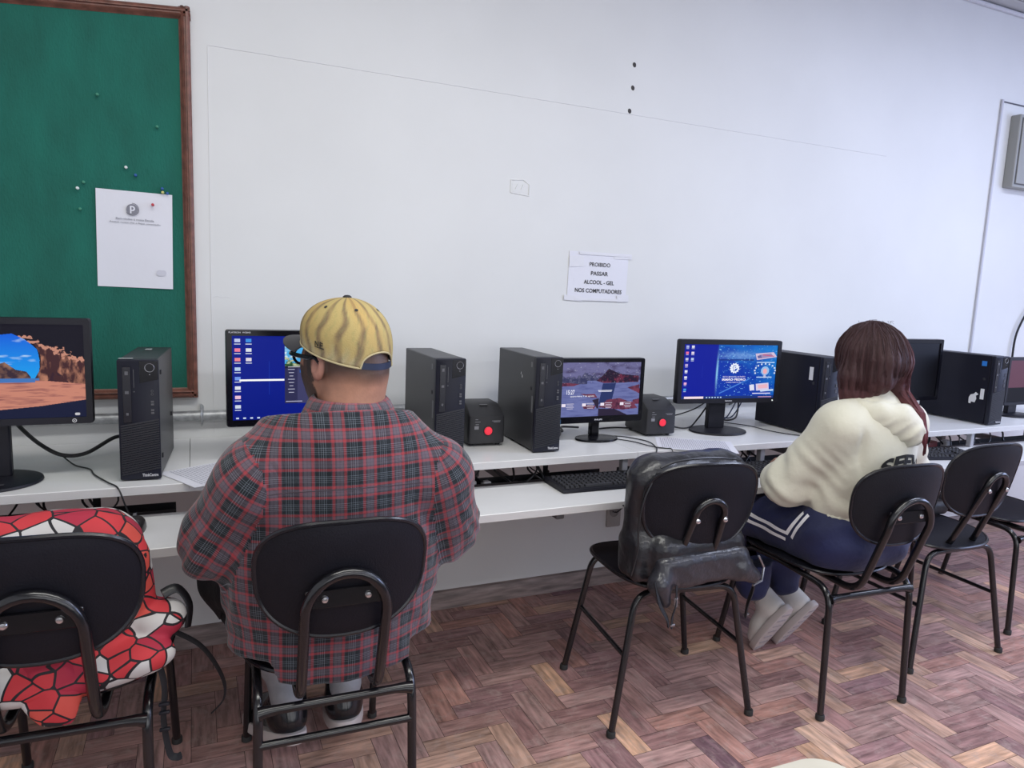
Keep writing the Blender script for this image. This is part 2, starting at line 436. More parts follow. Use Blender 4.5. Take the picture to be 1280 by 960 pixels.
pin(-.192, 1.690, 'white', 'white push pin above the sheet on the green board')
pin(-.165, 1.668, 'blue', 'blue push pin just right below the white pin')
pin(-.330, 1.612, 'white', 'small white push pin left of the pinned sheet')
pin(-.088, 1.632, 'blue', 'upper blue push pin at the top right corner of the sheet')
pin(-.087, 1.624 - .004, 'yellow', 'yellow push pin at the top right corner of the sheet')
pin(-.073, 1.618, 'blue', 'lower blue push pin at the top right corner of the sheet')
pin(-.117, 1.577, 'red', 'dark red push pin through the sheet beside its round emblem')
pin(-.265, 1.905, 'green', 'green push pin in the upper middle of the board')
pin(-.098, 1.828, 'green', 'dark green push pin high near the right frame of the board')
pin(-.325, 1.548, 'green', 'green push pin level with the emblem, left of the sheet')
pin(-.312, 1.632, 'green', 'green push pin up left of the pinned sheet')

def sign():
    t = thing('wall_sign', 'white taped paper sign with four lines of black capitals', 'sign', (1.611, WY - .001, 1.415))
    crumpled_sheet('sheet', .297, .205, rotm('Y', R(.6)) @ rotm('X', R(90)), None, None, mat('sign_paper', (0.72, 0.72, 0.78), 0.5, bump=.1, bscale=20), .0009, t, seed=6)
    tx = MB()
    for s, zz, wd in (('PROIBIDO', .052, .104), ('PASSAR', .014, .086), ('ALCOOL - GEL', -.024, .152), ('NOS COMPUTADORES', -.061, .236)):
        vs, fs = text_geo(s, size=.0175, width=wd, bold=.016); MB().add(vs, fs, M=front(.005, -.0028, zz) @ rotm('Z', R(-.6))).build('printed_line', INK, t, smooth=False)
    tape = mat('clear_tape', (0.72, 0.72, 0.76), 0.35)
    for q, (x, z, w_, h_, a) in enumerate(((-.112, .062, .07, .045, -3), (.12, .092, .09, .022, -2), (-.12, -.095, .09, .022, 3), (.13, -.09, .06, .03, -4), (.03, .098, .26, .012, 0), (.02, -.098, .26, .012, 0))):
        MB().box((0, 0, 0), (w_, .0004, h_), M=T(x, -.0026 - q * .0005, z) @ rotm('Y', R(a))).build('tape_strip', tape, t)
sign()
def plug_hole(x, z, lab):
    o = MB().lathe([(.0085, 0), (.008, .0015), (.005, .002), (.004, .0006), (.0008, .0005)], 14, sy=1.25).build('wall_hole', mat('hole_dark', (0.05, 0.045, 0.045), 0.7))
    o.matrix_world = front(x, WY, z) @ rotm('Z', R(20)); prop(o, lab, 'screw hole', 'screw holes in the wall')
plug_hole(1.731, 2.313, 'dark screw hole in the wall, topmost of the three')
plug_hole(1.730, 2.219, 'dark screw hole in the wall, middle one of the three')
plug_hole(1.721, 2.123, 'dark screw hole in the wall, lowest of the three above the sign')
mb = MB()
for a, b in (((1.18, 1.735), (1.262, 1.728)), ((1.262, 1.728), (1.262, 1.772)), ((1.262, 1.772), (1.235, 1.79)), ((1.235, 1.79), (1.18, 1.785)), ((1.18, 1.785), (1.18, 1.735)), ((1.2, 1.75), (1.21, 1.77)), ((1.225, 1.75), (1.235, 1.77))):
    mb.cyl((a[0], WY, a[1]), (b[0], WY, b[1]), .003, 5)
mb.box((1.221, WY - .0004, 1.757), (.07, .0008, .04))
prop(mb.build('painted_plate', WHITE_WALL), 'small painted over plate sticking to the wall above left of the sign', 'wall plate')
# conduit
t = thing('metal_conduit', 'grey galvanised conduit pipe running along the wall behind the computers', 'pipe', (0, WY, .864))
MB().cyl((XL, -.020, 0), (3.0, -.020, 0), .0180, 16).build('pipe', GALV, t)
for x in (-.9, .02, 1.25, 2.4):
    MB().tube([(x, 0, .035), (x, -.014, .030), (x, -.039, .010), (x, -.039, -.010), (x, -.014, -.030), (x, 0, -.035)], .002, 8, flat=4).build('clamp', GALV, t)
# wall socket
t = thing('wall_socket', 'grey beige wall socket plate under the keyboard shelf', 'socket', (1.764, WY, .322))
MB().rprism(rrect(.074, .105, .006), 0, .009, .002, M=front(0, 0, 0)).build('plate', mat('socket_plate', (0.36, 0.34, 0.32), 0.5), t)
m_ = MB(); m_.lathe([(.024, 0), (.024, .003), (.02, .003), (.019, .0005), (.001, .0004)], 24, M=front(0, -.009, .02)); m_.build('outlet', mat('socket_outlet', (0.25, 0.24, 0.23), 0.5), t)
m_ = MB()
for dx in (-.008, .008): m_.cyl((dx, -.0095, .02), (dx, -.0105, .02), .0025, 8)
m_.build('pin_hole', INK, t)
# metal wall cabinet + raceway on the right
def wall_cabinet():
    t = thing('wall_cabinet', 'grey metal wall cabinet with vent slots at the right edge', 'cabinet', (4.27, WY, 2.036))
    grey = mat('cabinet_grey', (0.30, 0.30, 0.28), 0.45); dk = mat('cabinet_gap', (0.10, 0.10, 0.10), 0.6)
    MB().box((.25, -.0275, .2), (.5, .055, .4), bev=.004).build('body', grey, t)
    d = MB(); d.box((.25, -.058, .2), (.455, .006, .355), bev=.002); dr = d.build('door', grey, t)
    g = MB()
    for k in range(4): g.box((.16 + .0, -.0613, .29 - k * .016), (.12, .001, .005))
    for k in range(4): g.box((.35 + .0, -.0613, .29 - k * .016), (.12, .001, .005))
    g.build('vent_slots', dk, dr)
    g = MB(); g.box((.25, -.0553, .2), (.468, .001, .368)); g.build('door_gap', dk, t)
wall_cabinet()
rw = mat('raceway', (0.52, 0.52, 0.57), 0.5)
t = thing('cable_raceway', 'thin white cable raceway running up the wall beside the cabinet', 'cable duct', (4.168, WY, .79))
MB().box((0, -.006, .86), (.016, .012, 1.72), bev=.002).build('vertical_run', rw, t)
MB().box((.62, -.004, 1.71), (1.2, .006, .006), bev=.001).build('horizontal_run', mat('dark_line', (0.10, 0.10, 0.12), 0.6), t)
mb = MB(); mb.tube(smooth_path([(4.66, WY - .02, 1.36), (4.60, WY - .02, 1.28), (4.555, WY - .02, 1.18), (4.55, WY - .02, 1.05), (4.56, WY - .02, .92), (4.56, WY - .02, .79)]), .006, 8)
prop(mb.build('wall_cable', CABLE), 'black cable hanging down the wall at the right edge', 'cable')

# ================================================================== desks
DT, DF = 0.78, 2.11      # desk top height and front
TT, TF = 0.68, 1.885     # keyboard shelf top and front
def desk(x0, x1, lab, posts, br):
    t = thing('computer_desk', lab, 'desk', (x0, DF, 0), 0, 'white two-level computer desks')
    L = x1 - x0 - .0008
    def slab(d, z, y0, dy):
        m = MB(); m.box((L / 2, y0 + dy / 2, z - .0125), (L, dy, .025), bev=.0015)
        o = m.build('desk_top' if d else 'keyboard_shelf', [MELAMINE], t)
        e = MB(); e.box((L / 2, y0 - .0006, z - .0125), (L, .001, .022)); e.build('edge_band', MELAMINE_EDGE, o)
    slab(1, DT, 0, WY - DF - .001)
    slab(0, TT, TF - DF, .285)
    for px in posts:
        MB().box((px - x0, .045, (DT + TT) / 2 - .0125), (.024, .024, DT - TT - .025), bev=.002).build('post', mat('post_grey', (0.42, 0.42, 0.44), 0.4), t)
    for px in br:
        b = MB(); b.box((px - x0, WY - DF - .015, .625), (.03, .028, .12), bev=.003)
        b.box((px - x0, (WY - DF) / 2 - .1, TT - .04), (.03, WY - DF + .17, .028), bev=.003)
        b.build('wall_bracket', mat('bracket', (0.10, 0.10, 0.105), 0.5), t)
desk(-1.65, -0.02, 'white two-level desk under the notice board holding the left monitor', [-.8], [-.9])
desk(-0.02, 1.47, 'white two-level desk in front of the man in the plaid shirt', [.5, 1.44], [.3, 1.06])
desk(1.47, 3.00, 'white two-level desk holding the monitor with the blue school wallpaper', [2.10], [2.55])
desk(3.00, 4.60, 'white two-level desk at the right holding the tower with a torn sticker', [3.42], [4.0])
# ================================================================== chairs
def shell_mesh(w_, h_, th, curve, ex=3.2, taper=0.0, rings=10, n=56, bulge=0.0, curve_v=0.0):
    """rounded plate in the local xz plane, its edges curving towards +y; returns verts, faces, rim path"""
    vs = []; fs = []
    def P(s, a, side):
        ca, sa = math.cos(a), math.sin(a)
        x = abs(ca) ** (2 / ex) * (1 if ca >= 0 else -1) * w_ / 2; z = abs(sa) ** (2 / ex) * (1 if sa >= 0 else -1) * h_ / 2
        x *= (1 + taper * z / (h_ / 2)); x *= s; z *= s
        y = curve * (x / (w_ / 2)) ** 2 + curve_v * (z / (h_ / 2)) ** 2
        t = th / 2 * (1 - s ** 6 * .65)
        return (x, y + side * (t + bulge * (1 - s * s) * (1 if side > 0 else .4)), z)
    for side in (-1, 1):
        b = len(vs); vs.append(P(0, 0, side))
        for r in range(1, rings + 1):
            s = math.sin(r / rings * pi / 2)
            for k in range(n): vs.append(P(s, 2 * pi * k / n, side))
        for k in range(n):
            f = [b, b + 1 + k, b + 1 + (k + 1) % n]; fs.append(f if side < 0 else f[::-1])
        for r in range(rings - 1):
            for k in range(n):
                a = b + 1 + r * n
                f = [a + k, a + n + k, a + n + (k + 1) % n, a + (k + 1) % n]; fs.append(f if side < 0 else f[::-1])
    q = 1 + rings * n; a = 1 + (rings - 1) * n
    for k in range(n): fs.append([a + k, q + a + k, q + a + (k + 1) % n, a + (k + 1) % n])
    rim = [((Vector(P(1, 2 * pi * k / n, -1)) + Vector(P(1, 2 * pi * k / n, 1))) / 2) for k in range(n)]
    return vs, fs, rim
TR = .0108
def add_feet(o, pts):
    for p in pts:
        MB().lathe([(.011, 0), (.0145, .002), (.0145, .016), (.0125, .02)], 14, M=T(p[0], p[1], 0)).build('foot_cap', mat('foot_rubber', (0.02, 0.02, 0.02), 0.7), o)
def seat_part(t, z=.468):
    vs, fs, rim = shell_mesh(.415, .41, .020, .006, ex=3.0, taper=.05, curve_v=-.010)
    M = T(0, .01, z) @ rotm('X', R(-90)) @ rotm('Z', R(180)) @ rotm('Y', R(0))
    M = T(0, .01, z) @ Matrix(((1, 0, 0, 0), (0, 0, 1, 0), (0, 1, 0, 0), (0, 0, 0, 1)))
    # local z of the shell -> chair y, local y -> chair z (mirrored, so flip the faces)
    o = MB().add(vs, [f[::-1] for f in fs], M).build('seat', SHELL, t, angle=60)
    MB().tube([M @ p for p in rim], .0065, 8, closed=True).build('edge_trim', BLACK_SATIN, o)
def back_part(t, yb, tilt, zc=.735, w_=.358, h_=.268, bolts=.045, bz=.703, curve=.045, bolt_y=None):
    vs, fs, rim = shell_mesh(w_, h_, .016, curve, ex=2.65, taper=.05, bulge=.003)
    M = T(0, yb, zc) @ rotm('X', R(tilt))
    o = MB().add(vs, fs, M).build('backrest', SHELL, t, angle=60)
    MB().tube([M @ p for p in rim], .0062, 8, closed=True).build('edge_trim', BLACK_SATIN, o)
    for s in (-1, 1):
        b = MB(); b.lathe([(.0075, 0), (.0078, .002), (.006, .0045), (.0015, .0052)], 12, M=T(s * bolts, bolt_y, bz) @ rotm('X', R(90)))
        b.build('bolt', CHROME, o)
def chair_a(name, label, loc, rz, low_rail=False, group='black school chairs with side frames'):
    t = thing(name, label, 'chair', loc, R(rz), group)
    seat_part(t)
    for s in (-1, 1):
        MB().tube(fillet([(s * .178, -.258, .004), (s * .172, -.240, .438), (s * .170, .012, .446)], .07, 8), TR, 12).build('leg', ENAMEL, t)
        MB().tube(fillet([(s * .185, .285, .004), (s * .174, .185, .438), (s * .170, .012, .446)], .07, 8), TR, 12).build('leg', ENAMEL, t)
    add_feet(t, [(s * .178, -.258) for s in (-1, 1)] + [(s * .185, .285) for s in (-1, 1)])
    MB().tube([(-.171, -.2425, .405), (-.155, -.2425, .408), (-.13, -.2425, .409), (.13, -.2425, .409), (.155, -.2425, .408), (.171, -.2425, .405)], .0125, 10, tap=[.016, .013, .0108, .0108, .013, .016]).build('cross_rail', ENAMEL, t)
    if low_rail:
        MB().tube([(-.173, -.246, .330), (.173, -.246, .330)], .0095, 10).build('cross_rail', ENAMEL, t)
    MB().cyl((-.165, .12, .446 - .004), (.165, .12, .446 - .004), .009, 10).build('cross_rail', ENAMEL, t)
    arc = [(.085 * math.cos(R(a)), -.352 - .012 * math.sin(R(a)), .668 + .092 * math.sin(R(a))) for a in range(0, 181, 12)]
    path = fillet([(.085, .10, .437), (.085, -.268, .430), arc[0]], .07, 8)[:-1] + [Vector(p) for p in arc] + fillet([arc[-1], (-.085, -.268, .430), (-.085, .10, .437)], .07, 8)[1:]
    MB().tube(path, .0118, 12).build('back_tube', ENAMEL, t)
    b = MB(); b.box((0, -.350, .703), (.168, .004, .040), M=None, bev=.002); b.build('back_plate', ENAMEL, t)
    back_part(t, -.336, 9, bolt_y=-.352)
    return t
def chair_b(name, label, loc, rz, group='black school chairs with splayed legs'):
    t = thing(name, label, 'chair', loc, R(rz), group)
    seat_part(t)
    for y, yt in ((-.20, -.160), (.20, .165)):
        for s in (-1, 1):
            MB().tube(fillet([(s * .247, y, .004), (s * .172, yt, .440), (0, yt, .440)], .06, 8), TR, 12).build('leg', ENAMEL, t)
    add_feet(t, [(s * .247, y) for s in (-1, 1) for y in (-.2, .2)])
    for s in (-1, 1):
        MB().cyl((s * .204, .186, .245), (s * .204, -.182, .245), .0075, 10).build('side_brace', ENAMEL, t)
    arc = [(.049 * math.cos(R(a)), -.262 - .010 * math.sin(R(a)), .712 + .048 * math.sin(R(a))) for a in range(0, 181, 15)]
    path = fillet([(.066, .12, .447), (.066, -.150, .440), arc[0]], .05, 8)[:-1] + [Vector(p) for p in arc] + fillet([arc[-1], (-.066, -.150, .440), (-.066, .12, .447)], .05, 8)[1:]
    MB().tube(path, .0115, 12).build('back_tube', ENAMEL, t)
    back_part(t, -.240, 11, zc=.728, w_=.380, h_=.285, bolts=.046, bz=.700, bolt_y=-.272, curve=.040)
    return t
chair_a('school_chair', 'black school chair at the left edge carrying the red and white patterned bag', (-.268, 1.842, 0), -3)
chair_a('school_chair', 'black school chair the man in the plaid shirt sits on', (.293, 1.765, 0), -2, True)
chair_b('school_chair', 'black school chair holding the black leather backpack', (1.415, 1.857, 0), -7)
chair_a('school_chair', 'black school chair the woman in the cream hoodie sits on', (2.035, 1.768, 0), -4)
chair_b('school_chair', 'empty black school chair just right of the woman', (2.650, 1.812, 0), -2)
chair_a('school_chair', 'black school chair cut by the right edge of the photo, behind the empty one', (3.265, 1.945, 0), 0)

# ================================================================== computers
def bar_logo(s, size, width=None, bold=.02):
    return text_geo(s, size=size, width=width, bold=bold)
def tower(label, loc, rz=0.0, sticker=None):
    """front faces -y; origin at the bottom centre of the front face"""
    t = thing('desktop_computer', label, 'computer', loc, R(rz), 'black slim desktop computer towers')
    W_, D_, H_ = .102, .365, .338
    b = MB(); b.box((0, D_ / 2 + .012, H_ / 2 + .004), (W_ - .004, D_ - .02, H_ - .004), bev=.0025); b.build('case', [TOWER], t)
    f = MB(); f.rprism(rrect(W_, H_ - .002, .004, 3), 0, .018, .0025, M=T(0, .018, H_ / 2 + .003) @ rotm('X', R(90))); fo = f.build('front_panel', BEZEL, t)
    # ribbed grille: diagonal ribs
    g = MB()
    for k in range(24):
        z0 = .026 + k * .0065; za, zb = z0 - .008, z0 + .009
        top_l, top_r = .150, .176
        if z0 > .165: continue
        x0, x1 = -W_ / 2 + .005, W_ / 2 - .002
        if za < .006: continue
        g.add([(x0, -.0022, za), (x1, -.0022, zb), (x1, -.0022, zb + .0022), (x0, -.0022, za + .0022), (x0, .001, za - .001), (x1, .001, zb - .001), (x1, .001, zb + .0045), (x0, .001, za + .0045)],
              [(0, 1, 2, 3), (0, 4, 5, 1), (3, 2, 6, 7), (0, 3, 7, 4), (1, 5, 6, 2)])
    g.build('grille', [mat('grille_rib', (0.030, 0.031, 0.038), 0.35)], fo, smooth=False)
    d = MB(); d.box((-.028, -.0006, .243), (.021, .003, .155), bev=.001); d_o = d.build('disc_drive', mat('drive_black', (0.008, 0.008, 0.014), 0.25), fo)
    e = MB(); e.box((-.028, -.0024, .303), (.008, .001, .010)); e.box((-.028, -.0024, .250), (.009, .001, .008)); e.box((-.028, -.0024, .190), (.006, .001, .007))
    e.build('drive_button', GREYBIT, d_o, smooth=False); e = MB()
    e.box((-.0105, -.0012, .288), (.0012, .001, .050)); e.box((-.0105, -.0012, .252), (.003, .001, .003))
    for z in (.2235, .216, .200, .192): e.box((.034, -.0016, z), (.0075, .001, .005))
    for z in (.253, .244): e.tube([(.034 + .003 * math.cos(a), -.0012, z + .003 * math.sin(a)) for a in (0, 1.05, 2.1, 3.15, 4.2, 5.25)], .0007, 4, closed=True)
    e.build('port', GREYBIT, fo, smooth=False)
    p = MB(); p.prism([(.004, .276), (.0495, .286), (.0495, .336), (.004, .336)], 0, .0012, M=rotm('X', R(90))); p.build('gloss_inset', GLOSS_BLACK, fo, smooth=False)
    p = MB(); p.tube([(.029 + .0115 * math.cos(2 * pi * k / 28), -.0022, .318 + .0115 * math.sin(2 * pi * k / 28)) for k in range(28)], .0008, 6, closed=True)
    p.cyl((.029, -.001, .299), (.029, -.0018, .299), .0013, 8)
    p.build('power_button', [mat('button_ring', (0.35, 0.35, 0.38), 0.3, .7)], fo)
    vs, fs = text_geo('ThinkCentre', size=.0088, width=.040, bold=.03)
    MB().add(vs, fs, M=front(.024, -.0028, .017)).build('badge', SILVER, fo, smooth=False)
    l = MB(); l.box((-W_ / 2 + .0015, .031, .17), (.0012, .012, .058)); l.box((-W_ / 2 + .0015, .045, .31), (.0012, .012, .018))
    l.build('side_label', mat('side_label', (0.16, 0.16, 0.17), 0.5), t, smooth=False)
    k = MB(); k.lathe([(.007, 0), (.007, .001), (.001, .0012)], 14, M=T(-W_ / 2 + .0022, .045, .225) @ rotm('Y', R(-90)), sy=1.0); k.build('side_vent', INK, t)
    vs, fs = text_geo('lenovo', size=.011, width=.045, bold=.01)
    MB().add(vs, fs, M=T(-W_ / 2 + .0014, .29, .295) @ rotm('Z', R(-90)) @ rotm('X', R(90))).build('side_badge', mat('dark_badge', (0.012, 0.012, 0.015), 0.35), t, smooth=False)
    k = MB()
    for zz in (.06, .135, .30): k.box((W_ / 2 - .0005, .05 if zz < .1 or zz > .2 else .3, zz), (.004, .010, .012))
    k.build('latch', INK, t)
    return t
t1 = tower('black desktop tower right of the left monitor, before the green board', (-.143, 2.165, DT), -4)
m_ = MB(); m_.box((-.03, .013, .3425), (.035, .012, .0006)); m_.box((-.005, .27, .3425), (.018, .03, .0006)); m_.build('top_label', mat('top_label', (0.5, 0.5, 0.52), .4), t1)
t2 = tower('black desktop tower just right of the man, nearest to him', (.757, 2.155, DT), 0)
t3 = tower('black desktop tower between the voltage stabiliser and the lake wallpaper monitor', (1.130, 2.182, DT), -2)
m_ = MB(); m_.prism([(0, 0), (.004, .006), (.003, .012), (-.001, .004)], 0, .0006, M=T(-.0496, .14, .262) @ rotm('Z', R(-90)) @ rotm('X', R(90))); m_.prism([(0, 0), (.005, -.002), (.004, .008), (.001, .011)], 0, .0006, M=T(-.0496, .13, .254) @ rotm('Z', R(-90)) @ rotm('X', R(90))); m_.build('scratch', PRINT, t3)
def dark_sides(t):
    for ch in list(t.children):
        if ch.name.startswith('case'): ch.data.materials[0] = TOWER_DARK_REFLECTION  # swaps in the case colour with the dark reflection painted in
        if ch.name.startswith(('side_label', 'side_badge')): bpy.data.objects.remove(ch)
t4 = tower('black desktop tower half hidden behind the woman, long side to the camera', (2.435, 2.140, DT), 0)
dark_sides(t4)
m_ = MB(); m_.box((-.0502, .06, .265), (.0012, .020, .055)); m_.build('asset_label', PRINT, t4)
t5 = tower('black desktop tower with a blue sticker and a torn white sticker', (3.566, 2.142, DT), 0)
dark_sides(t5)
m_ = MB(); m_.box((-.0502, .045, .150), (.0012, .018, .052)); m_.build('asset_label', PRINT, t5)
m_ = MB(); m_.prism([(-.04, -.02), (-.03, -.022), (-.028, -.012), (-.010, -.014), (-.004, .005), (-.008, .02), (.004, .028), (-.010, .038), (-.018, .028), (-.034, .022), (-.041, .008)], 0, .001, M=T(-.0498, .066, .118) @ rotm('Z', R(-90)) @ rotm('X', R(90))); m_.build('torn_sticker', PRINT, t5)
m_ = MB(); m_.box((-.0502, .052, .300), (.0012, .024, .024)); m_.build('blue_sticker', mat('blue_sticker', (0.03, 0.20, 0.62), .4), t5)

def stabiliser(label, loc, rz):
    t = thing('voltage_stabiliser', label, 'voltage stabiliser', loc, R(rz), 'black voltage stabilisers with red switches')
    blk = mat('stab_black', (0.020, 0.020, 0.024), 0.5, bump=.06, bscale=300)
    prof = [(0, .012), (0, .112), (.012, .120), (.055, .143), (.075, .150), (.160, .150), (.176, .140), (.180, .012), (.165, .006), (.02, .006)]   # (y, z) side outline
    m = MB(); vs = []; fs = []; n = len(prof); secs = [(-.070, .010), (-.066, .003), (-.058, 0), (.058, 0), (.066, .003), (.070, .010)]
    cy = .09; cz = .078
    for x, e in secs:
        for y, z in prof:
            k = 1 - e / .075
            vs.append((x * (1 - max(0, (z - .1)) * 1.6), cy + (y - cy) * k, cz + (z - cz) * k))
    for i in range(len(secs) - 1):
        for k in range(n): fs.append([i * n + k, i * n + (k + 1) % n, (i + 1) * n + (k + 1) % n, (i + 1) * n + k])
    fs += [list(range(n))[::-1], [(len(secs) - 1) * n + k for k in range(n)]]
    fs = [f[::-1] for f in fs]
    m.add(vs, fs); m.build('housing', blk, t, angle=30)
    s = MB(); s.lathe([(.0185, 0), (.0185, .003), (.016, .004), (.0155, .002)], 24, M=front(.004, .0, .058)); s.build('switch_collar', INK, t)
    s = MB(); s.lathe([(.0150, 0), (.0150, .004), (.013, .006), (.001, .0066)], 24, M=front(.004, .0, .058)); s.build('power_switch', mat('red_switch', (0.85, 0.03, 0.06), 0.3, emit=0.35), t)
    p = MB()
    for dx, z, w_ in ((-.040, .1, .010), (-.036, .091, .020), (-.038, .082, .012), (.034, .094, .032), (.036, .090, .024)): p.box((dx, -.0004, z), (w_, .0012, .0018))
    p.box((-.040, -.0004, .070), (.016, .0012, .012), col=None); p.build('printed_marks', mat('grey_print', (0.22, 0.22, 0.24), .5), t, smooth=False)
    p = MB(); p.box((0, .055, .1445), (.03, .012, .0012)); p.build('top_badge', mat('grey_badge', (0.10, 0.10, 0.11), .4), t)
    g = MB()
    for k in range(6): g.box((-.0655, .07 + k * .012, .105), (.003, .004, .05))
    g.build('side_grille', INK, t)
    for x in (-.05, .05):
        for y in (.03, .155): MB().cyl((x, y, 0), (x, y, .0085), .008, 10).build('rubber_foot', INK, t)
    return t
stabiliser('black voltage stabiliser with red round switch between the two towers', (.960, 2.325, DT), -4)
stabiliser('black voltage stabiliser with red round switch right of the lake wallpaper monitor', (1.718, 2.318, DT), -4)

# ---------- screens: painted pixel grids
def hx(r, g, b): return np.array([(c / 255) ** 2.2 for c in (r, g, b)])
def vnoise(u, v, sc, seed=0):
    rs = np.random.RandomState(seed); G = rs.rand(64, 64)
    x = u * sc; y = v * sc; xi = np.floor(x).astype(int); yi = np.floor(y).astype(int); fx = x - xi; fy = y - yi
    fx = fx * fx * (3 - 2 * fx); fy = fy * fy * (3 - 2 * fy)
    g = lambda a, b: G[a % 64, b % 64]
    return (g(xi, yi) * (1 - fx) + g(xi + 1, yi) * fx) * (1 - fy) + (g(xi, yi + 1) * (1 - fx) + g(xi + 1, yi + 1) * fx) * fy
def fbm(u, v, sc, seed=0, o=4):
    s = 0; a = .5
    for k in range(o): s = s + a * vnoise(u, v, sc * 2 ** k, seed + k); a *= .5
    return s
def mixc(c, d, m): m = np.clip(m, 0, 1)[..., None]; return c * (1 - m) + d * m
def inpoly(u, v, P):
    ins = np.zeros(u.shape, bool); n = len(P)
    for i in range(n):
        x0, y0 = P[i]; x1, y1 = P[(i + 1) % n]
        c = ((y0 > v) != (y1 > v)) & (u < (x1 - x0) * (v - y0) / ((y1 - y0) if y1 != y0 else 1e-9) + x0)
        ins ^= c
    return ins
def screen(parent, w_, h_, M, fn, nx=200, ny=120, strength=0.9, name='screen'):
    u, v = np.meshgrid((np.arange(nx) + .5) / nx, (np.arange(ny) + .5) / ny)
    c = fn(u, v)                                       # v = 0 at the bottom
    xs = (np.arange(nx + 1) / nx - .5) * w_; ys = (np.arange(ny + 1) / ny - .5) * h_
    X, Y = np.meshgrid(xs, ys)
    co = np.stack([X.ravel(), Y.ravel(), np.zeros(X.size)], 1)
    i, j = np.meshgrid(np.arange(nx), np.arange(ny)); a = (j * (nx + 1) + i).ravel()
    fa = np.stack([a, a + 1, a + nx + 2, a + nx + 1], 1)
    me = bpy.data.meshes.new(name); me.vertices.add(len(co)); me.vertices.foreach_set('co', co.ravel())
    me.loops.add(fa.size); me.loops.foreach_set('vertex_index', fa.ravel()); me.polygons.add(len(fa)); me.polygons.foreach_set('loop_start', np.arange(len(fa)) * 4)
    me.update(calc_edges=True)
    at = me.color_attributes.new('col', 'FLOAT_COLOR', 'CORNER')
    cc = np.concatenate([c.reshape(-1, 3), np.ones((nx * ny, 1))], 1).repeat(4, 0)
    at.data.foreach_set('color', cc.ravel().astype(np.float32))
    m = attr_mat('screen_glow_%g' % strength, 'col', 0.4, emission=strength, spec=0.15); me.materials.append(m)
    o = bpy.data.objects.new(name, me); COL.objects.link(o); o.parent = parent; o.matrix_local = M
    return o
def icons(mb, items, w_, h_):
    # rectangles (u, v, du, dv, colour) on the screen plane
    for u, v, du, dv, c in items:
        mb.box(((u - .5) * w_, (v - .5) * h_, .0006), (du * w_, dv * h_, .0002), col=tuple(hx(*c)))
GL = lambda: attr_mat('screen_marks', 'col', 0.5, emission=0.95)
def monitor(label, loc, rz, w_, h_, zb, bz, fn, base='oval', strength=.9, neck=.09, base_r=(.12, .09), gloss=False, bz_bot=None, nx=200, ny=120, off=0.0, neck_w=.075):
    """w_,h_ outer size; zb bottom of the housing above the desk; origin under the screen centre"""
    t = thing('computer_monitor', label, 'monitor', loc, R(rz), 'black flat computer monitors')
    bm = GLOSS_BLACK if gloss else BLACK_PLASTIC
    bb = bz_bot or bz; zc = zb + h_ / 2
    # bezel frame (four bars around the glass) and the rear housing
    f = MB(); outer = rrect(w_, h_, .008, 4); ih = h_ - bz - bb; inner = rrect(w_ - 2 * bz, ih, .001, 4, 0, (bb - bz) / 2)
    n = len(outer); Mf = front(0, 0, zc)
    vs = [(x, y, -.002) for x, y in outer] + [(x * .994, y * .992, .006) for x, y in outer] + [(x, y, .006) for x, y in inner] + [(x, y, -.001) for x, y in inner]
    fs = []
    for k in range(3):
        for i in range(n): fs.append([k * n + i, k * n + (i + 1) % n, (k + 1) * n + (i + 1) % n, (k + 1) * n + i])
    f.add(vs, fs, Mf); f.build('bezel', bm, t)
    r = MB(); r.rprism(outer, -.028, -.001, .006, M=Mf); r.rprism(rrect(w_ * .72, h_ * .72, .02), -.05, -.026, .012, M=Mf); r.build('housing', BLACK_PLASTIC, t)
    sw, sh = w_ - 2 * bz, ih
    s = screen(t, sw, sh, front(0, -.0012, zc + (bb - bz) / 2), fn, nx, ny, strength)
    # neck + base
    k = MB(); k.box((off, .045, (zb + .04) / 2 + .006), (neck_w, .026, zb + .03), bev=.004); k.box((off, .04, zb + .07), (neck_w * 1.1, .05, .08), bev=.006); k.build('neck', bm, t)
    b = MB(); a, c = base_r
    b.lathe([(a * .97, 0), (a, .003), (a * .985, .008), (a * .8, .0115), (a * .3, .0135), (.001, .014)], 48, M=T(off, .02, 0), sy=c / a)
    b.build('base', bm, t)
    return t, s, sw, sh
